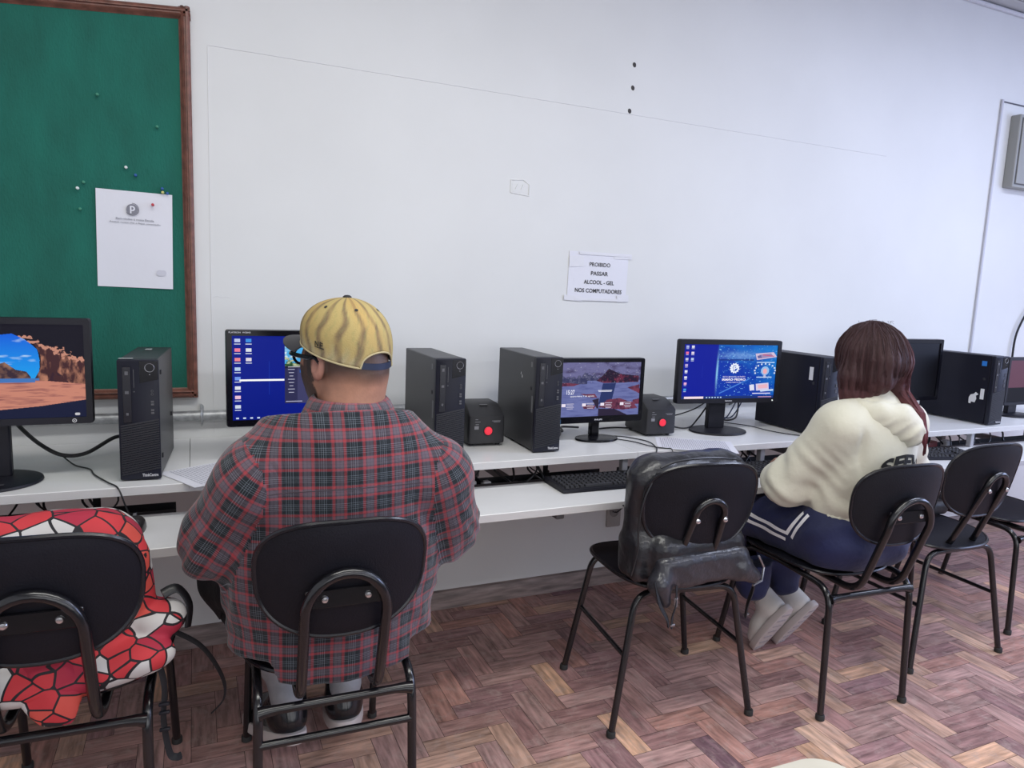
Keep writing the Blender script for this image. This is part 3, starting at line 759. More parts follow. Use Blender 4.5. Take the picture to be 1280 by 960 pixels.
def wall_beach(u, v):
    u = np.where(u > .775, .62 + (u - .775) * 1.7, u - .155)
    c = np.zeros(u.shape + (3,)); n = fbm(u * 2, v, 14, 3); n2 = fbm(u, v * 3, 20, 9)
    c[:] = hx(22, 20, 34)
    rock = inpoly(u, v, [(.60, .80), (.66, .78), (.76, .74), (.86, .67), (1.01, .60), (1.01, .30), (.58, .30), (.60, .42), (.635, .55), (.64, .66)])
    rc = mixc(np.broadcast_to(hx(70, 42, 46), c.shape), hx(190, 130, 105), (n - .35) * 2.6 - (np.abs(u - .74) < .05) * .5)
    c = np.where(rock[..., None], rc, c)
    rim = (np.abs(v - (.80 - (u - .60) * .5) + (n - .5) * .18) < .035) & (u > .5) & (n2 > .42)
    c = np.where(rim[..., None], hx(200, 140, 120), c)
    dark = inpoly(u, v, [(.66, .30), (.74, .52), (.80, .46), (.90, .33), (.86, .28)]) & (n > .38)
    c = np.where(dark[..., None], hx(58, 36, 48), c)
    sky = inpoly(u, v, [(.22, .43), (.26, .66), (.34, .80), (.42, .88), (.50, .90), (.56, .84), (.615, .74), (.63, .62), (.625, .52), (.60, .43)])
    sc = mixc(np.broadcast_to(hx(30, 160, 245), c.shape), hx(20, 95, 225), (v - .45) * 2.2)
    sc = mixc(sc, hx(200, 230, 255), (fbm(u, v * 2.5, 9, 21) - .62) * 5)
    c = np.where(sky[..., None], sc, c)
    isl = inpoly(u, v, [(.28, .42), (.40, .56), (.46, .60), (.51, .52), (.56, .50), (.58, .44), (.58, .42)])
    c = np.where(isl[..., None], mixc(np.broadcast_to(hx(60, 44, 56), c.shape), hx(150, 110, 90), (n - .4) * 3), c)
    sea = (v > .385) & (v < .43) & (u < .62)
    c = np.where(sea[..., None], hx(70, 120, 190), c)
    sand = (v < .385 + (u > .6) * .02 - np.maximum(0, u - .62) * .12) & (v > .10 + (u - .45) * .16)
    sdc = mixc(np.broadcast_to(hx(205, 135, 115), c.shape), hx(140, 85, 85), (fbm(u * .6, v * 4, 16, 5) - .42) * 3 + (v - .3) * 1.5)
    c = np.where(sand[..., None], sdc, c)
    c = np.where(((v <= .10 + (u - .45) * .16))[..., None], hx(24, 30, 58), c)
    return c
def wall_lake(u, v):
    n = fbm(u * 2, v * 1.2, 16, 31); c = np.zeros(u.shape + (3,)); c[:] = hx(120, 118, 165)
    c = mixc(c, hx(75, 66, 105), (fbm(u * 2, v * 3, 6, 4) - .45) * 3 * (v > .7))
    hill = v < .82 - .10 * np.abs(np.sin(u * 9)) + (n - .5) * .2
    c = np.where((hill & (v > .58))[..., None], mixc(np.broadcast_to(hx(60, 62, 100), c.shape), hx(120, 120, 155), (n - .4) * 2), c)
    water = v < .66 - .06 * (u < .35)
    c = np.where(water[..., None], mixc(np.broadcast_to(hx(118, 126, 185), c.shape), hx(85, 90, 150), (fbm(u, v * 4, 10, 8) - .4) * 2), c)
    isl = inpoly(u, v, [(.46, .655), (.55, .78), (.60, .88), (.66, .84), (.74, .78), (.98, .74), (.98, .62), (.56, .61)])
    c = np.where(isl[..., None], mixc(np.broadcast_to(hx(42, 26, 52), c.shape), hx(125, 50, 78), (n - .42) * 3 - (v - .70) * 4), c)
    c = np.where((inpoly(u, v, [(.54, .61), (.70, .61), (.66, .30), (.50, .22)]))[..., None], hx(45, 58, 110), c)
    for P in ([(.0, .62), (.12, .63), (.26, .60), (.20, .57), (.0, .56)], [(.85, .52), (1, .58), (1, .40), (.93, .45)], [(.28, .42), (.45, .41), (.48, .34), (.36, .36)], [(.5, .16), (.6, .30), (.75, .32), (.92, .24), (.98, .12), (.8, .1)], [(.92, .28), (1, .3), (1, .2), (.92, .2)], [(.3, .22), (.46, .2), (.44, .13), (.32, .14)]):
        c = np.where((inpoly(u + (n - .5) * .04, v, P))[..., None], mixc(np.broadcast_to(hx(128, 64, 88), c.shape), hx(78, 36, 62), (n - .4) * 3), c)
    c = np.where((inpoly(u, v, [(.42, .30), (.5, .33), (.5, .0), (.86, 0), (.7, .12), (.48, .14)]))[..., None], hx(48, 38, 62), c)
    c = mixc(c, hx(235, 235, 250), (fbm(u * 3, v * 3, 20, 77) - .70) * 8 * (v > .6))
    return c * 0.85
def wall_blue(u, v):
    c = np.zeros(u.shape + (3,)); c[:] = hx(8, 32, 140)
    c = mixc(c, hx(6, 22, 100), (.5 - v) * .6)
    c = mixc(c, hx(20, 90, 220), (u > .40) * (v > .55) * (.5 + (u - .4)))
    gl = np.exp(-((v - .12 - (u - .62) * .35) ** 2) / .0012) * np.clip((u - .45) * 4, 0, 1)
    c = mixc(c, hx(70, 160, 255), gl * (fbm(u * 2, v * 2, 20, 2) + .2))
    g = (np.abs(u - .235) < .0018) * (v > .30) * (v < .7) + (np.abs(v - .62) < .0025) * (u < .32) * (u > .1)
    return mixc(c, hx(40, 80, 200), g * .4)
def win_dialog(u, v):
    c = wall_blue(u, v)
    d = inpoly(u, v, [(.34, .88), (.95, .88), (.95, .19), (.34, .19)])
    c = np.where(d[..., None], hx(66, 66, 104), c)
    c = np.where((d & (u < .425))[..., None], hx(50, 50, 84), c)
    pic = d & (v > .64)
    n = fbm(u * 2, v * 2, 22, 14)
    pc = mixc(np.broadcast_to(hx(80, 175, 235), c.shape), hx(225, 240, 250), (n - .40) * 4)
    pc = np.where((v < .72 + (n - .5) * .28)[..., None], mixc(np.broadcast_to(hx(40, 80, 45), c.shape), hx(190, 200, 160), (n - .45) * 5), pc)
    c = np.where(pic[..., None], pc, c)
    c = np.where((d & (v <= .64) & (v > .615))[..., None], hx(35, 34, 58), c)
    c = np.where((inpoly(u, v, [(.44, .592), (.95, .592), (.95, .562), (.44, .562)]))[..., None], hx(30, 105, 200), c)
    return c
def wall_school(u, v):
    c = np.zeros(u.shape + (3,)); n = fbm(u, v, 10, 40)
    left = u < .36
    c[:] = hx(14, 32, 158)
    r = mixc(np.broadcast_to(hx(12, 58, 175), c.shape), hx(25, 125, 215), (u - .5) * 1.2 + (v - .5) * .8 + (n - .5))
    hor = np.exp(-((v - .80) ** 2) / .004) * np.exp(-((u - .6) ** 2) / .05)
    r = mixc(r, hx(120, 165, 230), hor * (fbm(u * 3, v * 3, 20, 5) + .1) * 1.3)
    r = mixc(r, hx(8, 40, 120), (np.abs(v - .72) < .012) * (u < .75) * .7)
    sp = (fbm(u * 2, v * 2, 30, 91) > .70)
    r = np.where(sp[..., None], hx(140, 205, 250), r)
    st = (np.abs((v - .08) - (u - .38) * .85) < .012) * (u < .72) * (u > .4)
    r = mixc(r, hx(90, 150, 240), st * .7)
    c = np.where(left[..., None], c, r)
    gl = np.exp(-((u - .36) ** 2) / .00008) * np.exp(-((v - .5) ** 2) / .06)
    c = mixc(c, hx(150, 215, 255), gl)
    g = (np.abs(u - .205) < .002) * (v > .38) * (v < .62) + (np.abs(v - .50) < .003) * (u < .25) * (u > .12)
    c = mixc(c, hx(45, 70, 190), g * .5)
    return np.where((v < .045)[..., None], hx(30, 55, 125), c)
def off_dark(u, v): return np.zeros(u.shape + (3,)) + hx(16, 16, 24) * .5
def off_pink(u, v):
    c = np.zeros(u.shape + (3,)) + hx(14, 13, 22)
    return np.where((v > .36)[..., None], hx(104, 68, 86), c)
# left monitor
m1, s1, sw, sh = monitor('large black monitor at the left edge showing a rock arch on a beach', (-.510, 2.225, DT), 0, .505, .288, .158, .017, wall_beach, base_r=(.125, .115), nx=440, ny=250, neck_w=.10, bz_bot=.019)
b = MB(); b.tube([(.207 + .0045 * math.cos(2 * pi * k / 16), -.0075, .168 + .0045 * math.sin(2 * pi * k / 16)) for k in range(16)], .0009, 5, closed=True); b.cyl((.207, -.0055, .168), (.207, -.0072, .168), .0014, 8); b.build('power_button', PRINT, m1)
b = MB(); b.prism(rrect(.012, .007, .003), 0, .0004, M=T(.214, -.118, .0004)); b.build('speaker_icon', PRINT, s1)
b = MB(); b.box((0, -.062, .0142), (.10, .014, .001)); b.build('base_label', mat('base_label', (0.05, 0.05, 0.06), .4), m1)
# monitor in front of the man
m2, s2, sw, sh = monitor('black monitor behind the man showing a settings window on blue wallpaper', (.330, 2.30, DT), 0, .490, .300, .115, .018, win_dialog, base_r=(.11, .09), gloss=True, nx=260, ny=150, bz_bot=.021)
ib = MB()
ic = lambda u, v, c: [(u, v, .036, .040, c), (u, v - .042, .040, .010, (200, 205, 225))]
for k, c in enumerate([(190, 200, 235), (240, 120, 150), (240, 130, 140), (180, 205, 235), (110, 150, 235), (225, 230, 240), (235, 190, 215), (205, 215, 235)]):
    icons(ib, ic(.034, .945 - k * .112, c), sw, sh)
for k, c in enumerate([(50, 140, 225), (220, 225, 235), (225, 215, 225)]): icons(ib, ic(.105, .945 - k * .112, c), sw, sh)
icons(ib, [(.19, .475, .29, .022, (255, 255, 255))], sw, sh)
for k in range(6): icons(ib, [(.03 + k * .045, .022, .018, .018, (200, 215, 240))], sw, sh)
for k in range(8): icons(ib, [(.382, .60 - k * .040, .045 - (k % 3) * .010, .008, (180, 180, 205))], sw, sh)
icons(ib, [(.40, .63, .08, .008, (200, 200, 215)), (.50, .63, .06, .008, (200, 200, 215)), (.40, .21, .11, .010, (170, 170, 200))], sw, sh)
ib.build('screen_icons', GL(), s2, smooth=False)
vs, fs = text_geo('FLATRON  W2043', size=.0048, width=.062, bold=.02)
MB().add(vs, fs, M=front(-.205, -.0068, .4075)).build('brand_print', SILVER, m2, smooth=False)
# lake monitor
m3, s3, sw, sh = monitor('small black monitor showing a lake with red shores, between tower and stabiliser', (1.415, 2.315, DT), 0, .400, .250, .072, .016, wall_lake, base_r=(.090, .062), gloss=True, nx=260, ny=150, bz_bot=.026, neck_w=.038, off=.012)
ib = MB()
for s, u, v, sz, wd in (('15:27', .16, .455, .017, .034), ('quarta-feira, 7 de agosto', .30, .375, .0068, .105)):
    vs, fs = text_geo(s, size=sz, width=wd, bold=.01); ib.add(vs, fs, M=T((u - .5) * sw, (v - .5) * sh, .0008), col=tuple(hx(245, 245, 255)))
icons(ib, [(.57, .475, .17, .012, (235, 235, 250)), (.57, .455, .16, .010, (225, 225, 245))], sw, sh)
for u0 in (.10, .34, .56, .80):
    for k in range(4): icons(ib, [(u0 + .06, .24 - k * .030, .09 - .02 * (k % 2), .010, (200, 195, 215))], sw, sh)
    icons(ib, [(u0 - .015, .215, .045, .055, (235, 225, 240))], sw, sh)
ib.build('screen_text', GL(), s3, smooth=False)
vs, fs = text_geo('PHILIPS', size=.0058, width=.034, bold=.03)
MB().add(vs, fs, M=front(.0, -.0068, .0845)).build('brand_print', SILVER, m3, smooth=False)
b = MB(); b.box((-.172, -.0066, .082), (.016, .0008, .016)); b.box((-.172, -.0072, .082), (.009, .0008, .010), mi=1); b.build('energy_sticker', [mat('sticker_blue', (0.03, 0.14, 0.30), .4), mat('sticker_light', (0.35, 0.6, 0.75), .4)], m3)
# school wallpaper monitor
m4, s4, sw, sh = monitor('black monitor showing the blue school wallpaper with a round emblem', (2.060, 2.33, DT), -5, .505, .268, .126, .020, wall_school, base_r=(.128, .10), nx=280, ny=150, off=-.025, neck_w=.085)
ib = MB()
for k, c in enumerate([(170, 180, 230), (240, 110, 150), (200, 200, 230), (190, 170, 215), (225, 225, 240), (225, 225, 240), (235, 170, 210), (60, 150, 220)]):
    icons(ib, [(.036, .955 - k * .112, .028, .042, c), (.036, .920 - k * .112, .026, .010, (190, 195, 230))], sw, sh)
for k, c in enumerate([(225, 225, 240), (225, 215, 235), (180, 200, 235)]): icons(ib, [(.092, .955 - k * .112, .028, .042, c), (.092, .920 - k * .112, .03, .010, (190, 195, 230))], sw, sh)
icons(ib, [(.135, .022, .20, .040, (250, 225, 235))], sw, sh)
for k in range(6): icons(ib, [(.27 + k * .03, .022, .014, .022, (190, 215, 250))], sw, sh)
icons(ib, [(.90, .022, .15, .014, (200, 150, 180))], sw, sh)
W_ = tuple(hx(235, 242, 255))
cx, cy = (.545 - .5) * sw, (.565 - .5) * sh
gear = []
for k in range(48):
    a = 2 * pi * k / 48; rr = .0225 if (k // 2) % 2 else .0185
    gear.append((cx + rr * 1.12 * math.cos(a), cy + rr * math.sin(a)))
ib.prism(gear, .0005, .0007, col=W_)
ib.prism([(cx + .0135 * math.cos(2 * pi * k / 24), cy + .0135 * math.sin(2 * pi * k / 24)) for k in range(24)], .0007, .0009, col=tuple(hx(35, 80, 180)))
for s, dx, dy, sz, wd, c, bo in (('iP', 0, 0, .021, .026, (240, 245, 255), .03), ('ESCOLA MUNICIPAL DE ENSINO', 0, -.036, .0055, .112, (215, 205, 235), .01), ('IRMÃO PEDRO', 0, -.047, .012, .118, (250, 240, 250), .03), ('FUNDAMENTAL', 0, -.060, .0045, .075, (210, 205, 235), .01)):
    vs, fs = text_geo(s, size=sz, width=wd, bold=bo); ib.add(vs, fs, M=T(cx + dx, cy + dy, .0011), col=tuple(hx(*c)))
# three picture groups on the right: tablet, bulb in a ring, ticket
def quad(P, c, z=.0006): ib.prism([((u - .5) * sw, (v - .5) * sh) for u, v in P], z, z + .0002, col=tuple(hx(*c)))
quad([(.76, .84), (.96, .87), (1.0, .78), (.78, .72)], (210, 190, 215)); quad([(.80, .82), (.93, .85), (.96, .79), (.82, .75)], (150, 130, 175), .0009); quad([(.84, .83), (.97, .80), (.965, .785), (.84, .81)], (190, 80, 120), .0012); quad([(.78, .80), (.82, .81), (.83, .76), (.79, .75)], (90, 90, 150), .0012)
quad([(.78, .685), (.98, .685), (.98, .668), (.78, .668)], (190, 220, 250))
bx_, by_ = (.88 - .5) * sw, (.50 - .5) * sh
for k in range(11):
    a = R(-20 + k * 22); ib.box((bx_ + .053 * math.cos(a), by_ + .030 * math.sin(a) + .004, .0007), (.0075, .0065, .0002), col=tuple(hx(215, 225, 245)))
ib.prism([(bx_ + .021 * math.cos(2 * pi * k / 20), by_ + .004 + .019 * math.sin(2 * pi * k / 20)) for k in range(20)], .0005, .0007, col=tuple(hx(150, 190, 235)))
ib.prism([(bx_ + .011 * math.cos(2 * pi * k / 20), by_ + .002 + .012 * math.sin(2 * pi * k / 20)) for k in range(20)], .0008, .001, col=tuple(hx(240, 170, 180)))
ib.box((bx_, by_ - .021, .0007), (.012, .012, .0002), col=tuple(hx(190, 190, 225)))
quad([(.79, .405), (.96, .405), (.96, .388), (.79, .388)], (190, 220, 250))
quad([(.79, .27), (.93, .29), (.94, .16), (.80, .14)], (215, 205, 235)); quad([(.81, .25), (.92, .265), (.925, .19), (.82, .18)], (235, 180, 195), .0009); quad([(.72, .25), (.77, .26), (.78, .15), (.73, .14)], (225, 225, 245)); quad([(.84, .145), (.99, .17), (.99, .14), (.85, .12)], (200, 220, 245))
quad([(.76, .098), (.96, .098), (.96, .080), (.76, .080)], (225, 225, 245))
ib.build('screen_graphics', GL(), s4, smooth=False)
vs, fs = text_geo('lenovo', size=.0072, width=.034, bold=.03)
MB().add(vs, fs, M=front(.0, -.0068, .137)).build('brand_print', SILVER, m4, smooth=False)
b = MB(); b.lathe([(.0035, 0), (.003, .002), (.001, .0022)], 12, M=front(.224, -.006, .136)); b.build('power_light', mat('power_led', (0.75, 0.8, 0.75), .4, emit=.5), m4)
# dark monitor behind the woman and pink one at the right edge
m5, s5, _, _ = monitor('black switched off monitor right behind the woman with red hair', (3.17, 2.34, DT), 0, .470, .305, .100, .020, off_dark, gloss=True, nx=4, ny=4)
m6, s6, _, _ = monitor('monitor at the right edge with a mauve upper screen', (4.10, 2.30, DT), 0, .44, .255, .062, .016, off_pink, nx=8, ny=40, base_r=(.11, .08), off=-.08)

# ---------- keyboards and mice
def keyboard(label, loc, rz):
    t = thing('keyboard', label, 'keyboard', loc, R(rz), 'black computer keyboards')
    m = MB(); prof = [(0, .002), (.002, .012), (.012, .0155), (.140, .024), (.150, .022), (.152, .006), (.148, 0), (.004, 0)]
    n = len(prof); vs = []; fs = []
    for x, k in ((-.222, .6), (-.219, 1), (.219, 1), (.222, .6)):
        vs += [(x, .076 + (y - .076) * (1 if k == 1 else .985), z * (1 if k == 1 else .85) + (0 if k == 1 else .0012)) for y, z in prof]
    for i in range(3):
        for k in range(n): fs.append([i * n + k, (i + 1) * n + k, (i + 1) * n + (k + 1) % n, i * n + (k + 1) % n][::-1])
    fs += [list(range(n)), [3 * n + k for k in range(n)][::-1]]
    m.add(vs, fs); body = m.build('key_tray', BLACK_PLASTIC, t, angle=35)
    kb = MB()
    for blk, x0, nk in (('main', -.212, 15), ('nav', .078, 3), ('num', .140, 4)):
        for r in range(6):
            if blk == 'nav' and r in (1, 2): continue
            y = .016 + r * .0198 + (.004 if r == 5 else 0)
            for k in range(nk):
                if blk == 'main' and r == 0 and 4 <= k <= 9:
                    if k == 4: kb_x, kw = x0 + 7 * .0188, .108
                    else: continue
                else: kb_x, kw = x0 + k * .0188 + .009, .0158
                z = .0155 + (y - .012) * (.0085 / .128)
                a, b = kw / 2, .0082
                kb.add([(kb_x - a, y - b, z - .001), (kb_x + a, y - b, z - .001), (kb_x + a, y + b, z), (kb_x - a, y + b, z), (kb_x - a + .002, y - b + .002, z + .006), (kb_x + a - .002, y - b + .002, z + .006), (kb_x + a - .002, y + b - .002, z + .0075), (kb_x - a + .002, y + b - .002, z + .0075)],
                       [(4, 5, 6, 7), (0, 1, 5, 4), (1, 2, 6, 5), (2, 3, 7, 6), (3, 0, 4, 7)])
    kb.build('keys', mat('key_black', (0.022, 0.022, 0.026), 0.5), t, smooth=False)
    return t
keyboard('black keyboard on the shelf under the lake wallpaper monitor', (1.335, 2.005, TT), -1)
keyboard('black keyboard in front of the woman, under the blue school monitor', (1.985, 1.985, TT), -2)
keyboard('black keyboard on the shelf behind the empty chair at the right', (2.955, 1.995, TT), -14)
keyboard('black keyboard mostly hidden behind the patterned bag at the left', (-.470, 2.02, TT), 0)
def mouse(label, loc, rz):
    t = thing('computer_mouse', label, 'mouse', loc, R(rz))
    m = MB(); vs = []; fs = []; nr, n = 8, 24
    for r in range(nr + 1):
        a = r / nr * pi / 2
        for k in range(n):
            th = 2 * pi * k / n
            wx = .031 * (1 - .12 * math.sin(th) - .08 * math.cos(2 * th) * 0)
            ex = 2.6
            cx_ = abs(math.cos(th)) ** (2 / ex) * (1 if math.cos(th) > 0 else -1); sy_ = abs(math.sin(th)) ** (2 / ex) * (1 if math.sin(th) > 0 else -1)
            c = math.cos(a) ** .55 if r < nr else 0
            vs.append((cx_ * wx * c, sy_ * .054 * c, .003 + .031 * math.sin(a) * (1 - .12 * sy_ * c)))
    for r in range(nr):
        for k in range(n): fs.append([r * n + k, r * n + (k + 1) % n, (r + 1) * n + (k + 1) % n, (r + 1) * n + k])
    vs += [(v[0], v[1], 0) for v in vs[:n]]; b = (nr + 1) * n
    for k in range(n): fs.append([b + k, b + (k + 1) % n, (k + 1) % n, k])
    fs.append([b + k for k in range(n)][::-1])
    m.add(vs, fs); m.build('shell', mat('mouse_black', (0.012, 0.012, 0.014), 0.22), t, angle=60)
    w_ = MB(); w_.cyl((-.0035, .026, .031), (.0035, .026, .031), .007, 16); w_.build('scroll_wheel', GREYBIT, t)
    g = MB(); g.box((0, .030, .0325), (.0012, .040, .003), M=None); g.build('button_gap', INK, t)
    return t
mouse('black mouse on the keyboard shelf beside the patterned bag', (-.158, 2.045, TT), -8)
mouse('black mouse just showing at the right side of the man', (.752, 2.00, TT), -40)
# ---------- papers
def paper_sheet(label, loc, rz, lines, w_=.21, h_=.297, split=False):
    t = thing('printed_sheet', label, 'paper sheet', loc, R(rz))
    crumpled_sheet('sheet', w_, h_, Matrix.Identity(4), None, None, PAPER, .0006, t, seed=int(abs(loc[0]) * 100) + 1)
    tx = MB(); random.seed(5)
    for k in range(lines):
        y = h_ / 2 - .02 - k * (h_ - .04) / lines; x = -w_ / 2 + .015
        while x < w_ / 2 - .02:
            ln = random.uniform(.006, .022)
            if not (split and abs(x) < .012): tx.box((x + ln / 2, y, .0026), (ln, .0016, .0002))
            x += ln + .003
    tx.build('printed_lines', mat('soft_ink', (0.30, 0.30, 0.36), .7), t, smooth=False)
    return t
paper_sheet('printed white sheet on the desk left of the man', (.075, 2.215, DT + .0003), -62, 26)
paper_sheet('printed white sheet on the desk between the lake and school monitors', (1.760, 2.150, DT + .0003), 58, 34, w_=.21, h_=.297)
# ---------- cables on the desks
def cable(name, pts, r, label, cat='cable', m=CABLE, n=8):
    mb = MB(); mb.tube(smooth_path(pts, n), r, 8); o = mb.build(name, m); prop(o, label, cat); return o
cable('monitor_cable', [(-.47, 2.30, .96), (-.45, 2.36, .90), (-.42, 2.44, .835), (-.37, 2.45, .80), (-.31, 2.46, .80), (-.24, 2.50, .835), (-.215, 2.52, .83), (-.215, 2.53, .786)], .006, 'thick black video cable sagging from the left monitor')
cable('mouse_cable', [(-.37, 2.455, .795), (-.33, 2.38, .784), (-.285, 2.32, .784), (-.265, 2.25, .784), (-.225, 2.16, .784), (-.195, 2.105, .780), (-.178, 2.092, .735), (-.166, 2.098, .70), (-.162, 2.094, .690)], .0022, 'thin black cable running over the desk edge to the left mouse')
cable('keyboard_cable', [(1.515, 2.36, .784), (1.56, 2.33, .784), (1.60, 2.24, .784), (1.575, 2.15, .784), (1.55, 2.107, .782), (1.535, 2.10, .74), (1.50, 2.12, .70), (1.45, 2.16, .70)], .0022, 'thin black cable looping off the desk edge left of the printed sheet')
cable('mouse_cable', [(1.49, 2.32, .784), (1.54, 2.25, .784), (1.565, 2.16, .784), (1.60, 2.118, .784), (1.615, 2.103, .782), (1.625, 2.10, .74), (1.63, 2.12, .70)], .0020, 'thin black cable over the desk edge right beside the printed sheet')
cable('power_cable', [(1.175, 2.47, .786), (1.22, 2.43, .80), (1.27, 2.46, .81), (1.33, 2.44, .795), (1.36, 2.50, .80), (1.45, 2.52, .79)], .0045, 'bundled black cables behind the stand of the lake monitor')
cable('power_cable', [(1.19, 2.42, .786), (1.24, 2.36, .786), (1.30, 2.40, .79), (1.33, 2.48, .80), (1.28, 2.52, .79), (1.2, 2.5, .786)], .0035, 'coiled black cable on the desk right beside the third tower')
cable('power_cable', [(1.45, 2.42, .786), (1.50, 2.48, .786), (1.60, 2.50, .786), (1.66, 2.46, .79)], .0038, 'black cable going from the lake monitor to the stabiliser')
cable('power_cable', [(1.80, 2.44, .83), (1.86, 2.42, .795), (1.93, 2.41, .79), (2.00, 2.44, .82), (2.03, 2.42, .88)], .0035, 'black cable between the stabiliser and the school monitor')
cable('power_cable', [(1.82, 2.50, .83), (1.92, 2.52, .82), (2.02, 2.50, .85), (2.05, 2.44, .90)], .0030, 'upper black cable between the stabiliser and the school monitor')
cable('video_cable', [(2.10, 2.42, .90), (2.14, 2.48, .83), (2.20, 2.52, .80), (2.23, 2.60, .786)], .0045, 'black cable hanging behind the stand of the school monitor')
cable('video_cable', [(2.12, 2.42, .89), (2.15, 2.46, .81), (2.26, 2.50, .80), (2.33, 2.56, .84), (2.36, 2.60, .92)], .0040, 'black cable curving up behind the school monitor')
cable('blue_cable', [(2.30, 2.52, .93), (2.29, 2.54, .86), (2.26, 2.56, .79), (2.24, 2.60, .786)], .0028, 'dark blue network cable left of the tower behind the woman', m=mat('cable_blue', (0.01, 0.03, 0.10), .4))
cable('blue_cable', [(2.33, 2.52, .92), (2.33, 2.55, .85), (2.30, 2.57, .79), (2.28, 2.62, .786)], .0028, 'second dark blue network cable against the tower behind the woman', m=mat('cable_blue', (0.01, 0.03, 0.10), .4))
cable('mouse_cable', [(2.20, 2.50, .784), (2.26, 2.40, .784), (2.27, 2.30, .784), (2.30, 2.22, .784), (2.38, 2.12, .784)], .0020, 'thin black cable crossing the desk in front of the tower behind the woman')
# ---------- cable tray and tangles under the desks
def cable_tray(x0, x1, lab):
    t = thing('cable_tray', lab, 'cable tray', (x0, 2.20, .0))
    L = x1 - x0; m = MB()
    m.box((L / 2, .05, .643), (L, .08, .004)); m.box((L / 2, .012, .658), (L, .004, .034)); m.box((L / 2, .088, .658), (L, .004, .034))
    m.build('channel', mat('tray_black', (0.012, 0.012, 0.014), 0.5), t)
    h = MB()
    for k in range(3):
        x = L * (k + .5) / 3; h.box((x, .090, .708), (.02, .003, .100))
    h.build('hanger', mat('tray_black', (0.012, 0.012, 0.014), 0.5), t)
    return t
random.seed(12)
for (x0, x1, nm) in ((-1.3, -.06, 'black cable tray behind the keyboard shelf below the left monitor'), (.02, 1.42, 'black cable tray behind the keyboard shelf beside the man'), (1.50, 2.95, 'black cable tray behind the keyboard shelf in front of the woman'), (3.03, 4.3, 'black cable tray behind the right end keyboard shelf')):
    cable_tray(x0, x1, nm)
def tangle(x0, x1, n, label, seed):
    rs = random.Random(seed); mb = MB()
    for k in range(n):
        x = rs.uniform(x0, x1); y = rs.uniform(2.225, 2.265); r = rs.uniform(.0025, .0045)
        pts = [(x, y + .05, .752), (x + rs.uniform(-.03, .03), y, .71), (x + rs.uniform(-.08, .08), y - .02, .665), (x + rs.uniform(-.15, .15), y, .655), (x + rs.uniform(-.2, .2), min(y + .01, 2.27), .652)]
        mb.tube(smooth_path(pts, 6), r, 6)
    o = mb.build('cable_tangle', CABLE); prop(o, label, 'cables', kind='stuff')
tangle(-.7, -.1, 12, 'tangle of black cables under the desk below the left monitor and tower', 1)
tangle(.75, 1.15, 14, 'tangle of black cables under the desk right of the man', 2)
tangle(1.75, 2.15, 10, 'tangle of black cables under the desk left of the woman', 3)
tangle(3.05, 3.9, 12, 'tangle of black cables under the right desk', 4)
def adapter(x, y, c, lab, s=(.05, .03, .035), rz=10):
    t = thing('power_adapter', lab, 'power adapter', (x, y, .6455), R(rz))
    MB().box((0, 0, s[2] / 2), s, bev=.004).build('housing', mat('adapter_' + c, {'white': (0.5, 0.5, 0.52), 'black': (.012, .012, .014), 'red': (.16, .03, .03)}[c], .4), t)
    m = MB(); m.tube([(s[0] / 2, 0, .015), (s[0] / 2 + .02, 0, .012), (s[0] / 2 + .04, .01, .006)], .002, 6); m.build('lead', CABLE, t)
adapter(.865, 2.245, 'white', 'white plug adapter in the cable tray right of the man')
adapter(.93, 2.245, 'white', 'small white plug adapter in the tray, right of the first', (.03, .03, .03))
adapter(1.82, 2.245, 'white', 'white plug adapter in the cable tray left of the woman', (.06, .03, .05))
adapter(3.12, 2.245, 'white', 'white plug adapter in the right cable tray', (.05, .03, .05))
adapter(3.25, 2.245, 'red', 'dark red adapter in the right cable tray', (.10, .04, .05))
adapter(3.38, 2.245, 'white', 'white plug adapter right of the dark red adapter', (.05, .03, .05))
cable('power_cable', [(.69, 2.12, .44), (.74, 2.2, .435), (.83, 2.3, .46), (.92, 2.30, .56), (.93, 2.25, .66)], .0045, 'black cable hanging below the keyboard shelf right of the man')
cable('power_cable', [(.97, 2.3, .65), (1.02, 2.32, .615), (1.12, 2.36, .605), (1.2, 2.38, .63), (1.24, 2.36, .66)], .0045, 'black cable sagging below the shelf near the wall socket')
cable('power_cable', [(1.757, 2.685, .345), (1.75, 2.64, .36), (1.78, 2.60, .42), (1.80, 2.5, .55), (1.80, 2.26, .655)], .003, 'black power lead plugged into the wall socket')
# cream student desk corner at the bottom of the picture
t = thing('student_desk', 'cream student desk top just showing at the bottom edge', 'desk', (.468, .412, 0), R(-2))
MB().rprism(rrect(.62, .46, .05, 8), .722, .745, .004).build('desk_top', mat('cream_top', (0.66, 0.62, 0.52), 0.35), t)
for sx in (-1, 1):
    for sy in (-1, 1): MB().tube(fillet([(sx * .24, sy * .17, .004), (sx * .23, sy * .16, .712), (0, sy * .16, .712)], .04), .011, 10).build('leg', ENAMEL, t)
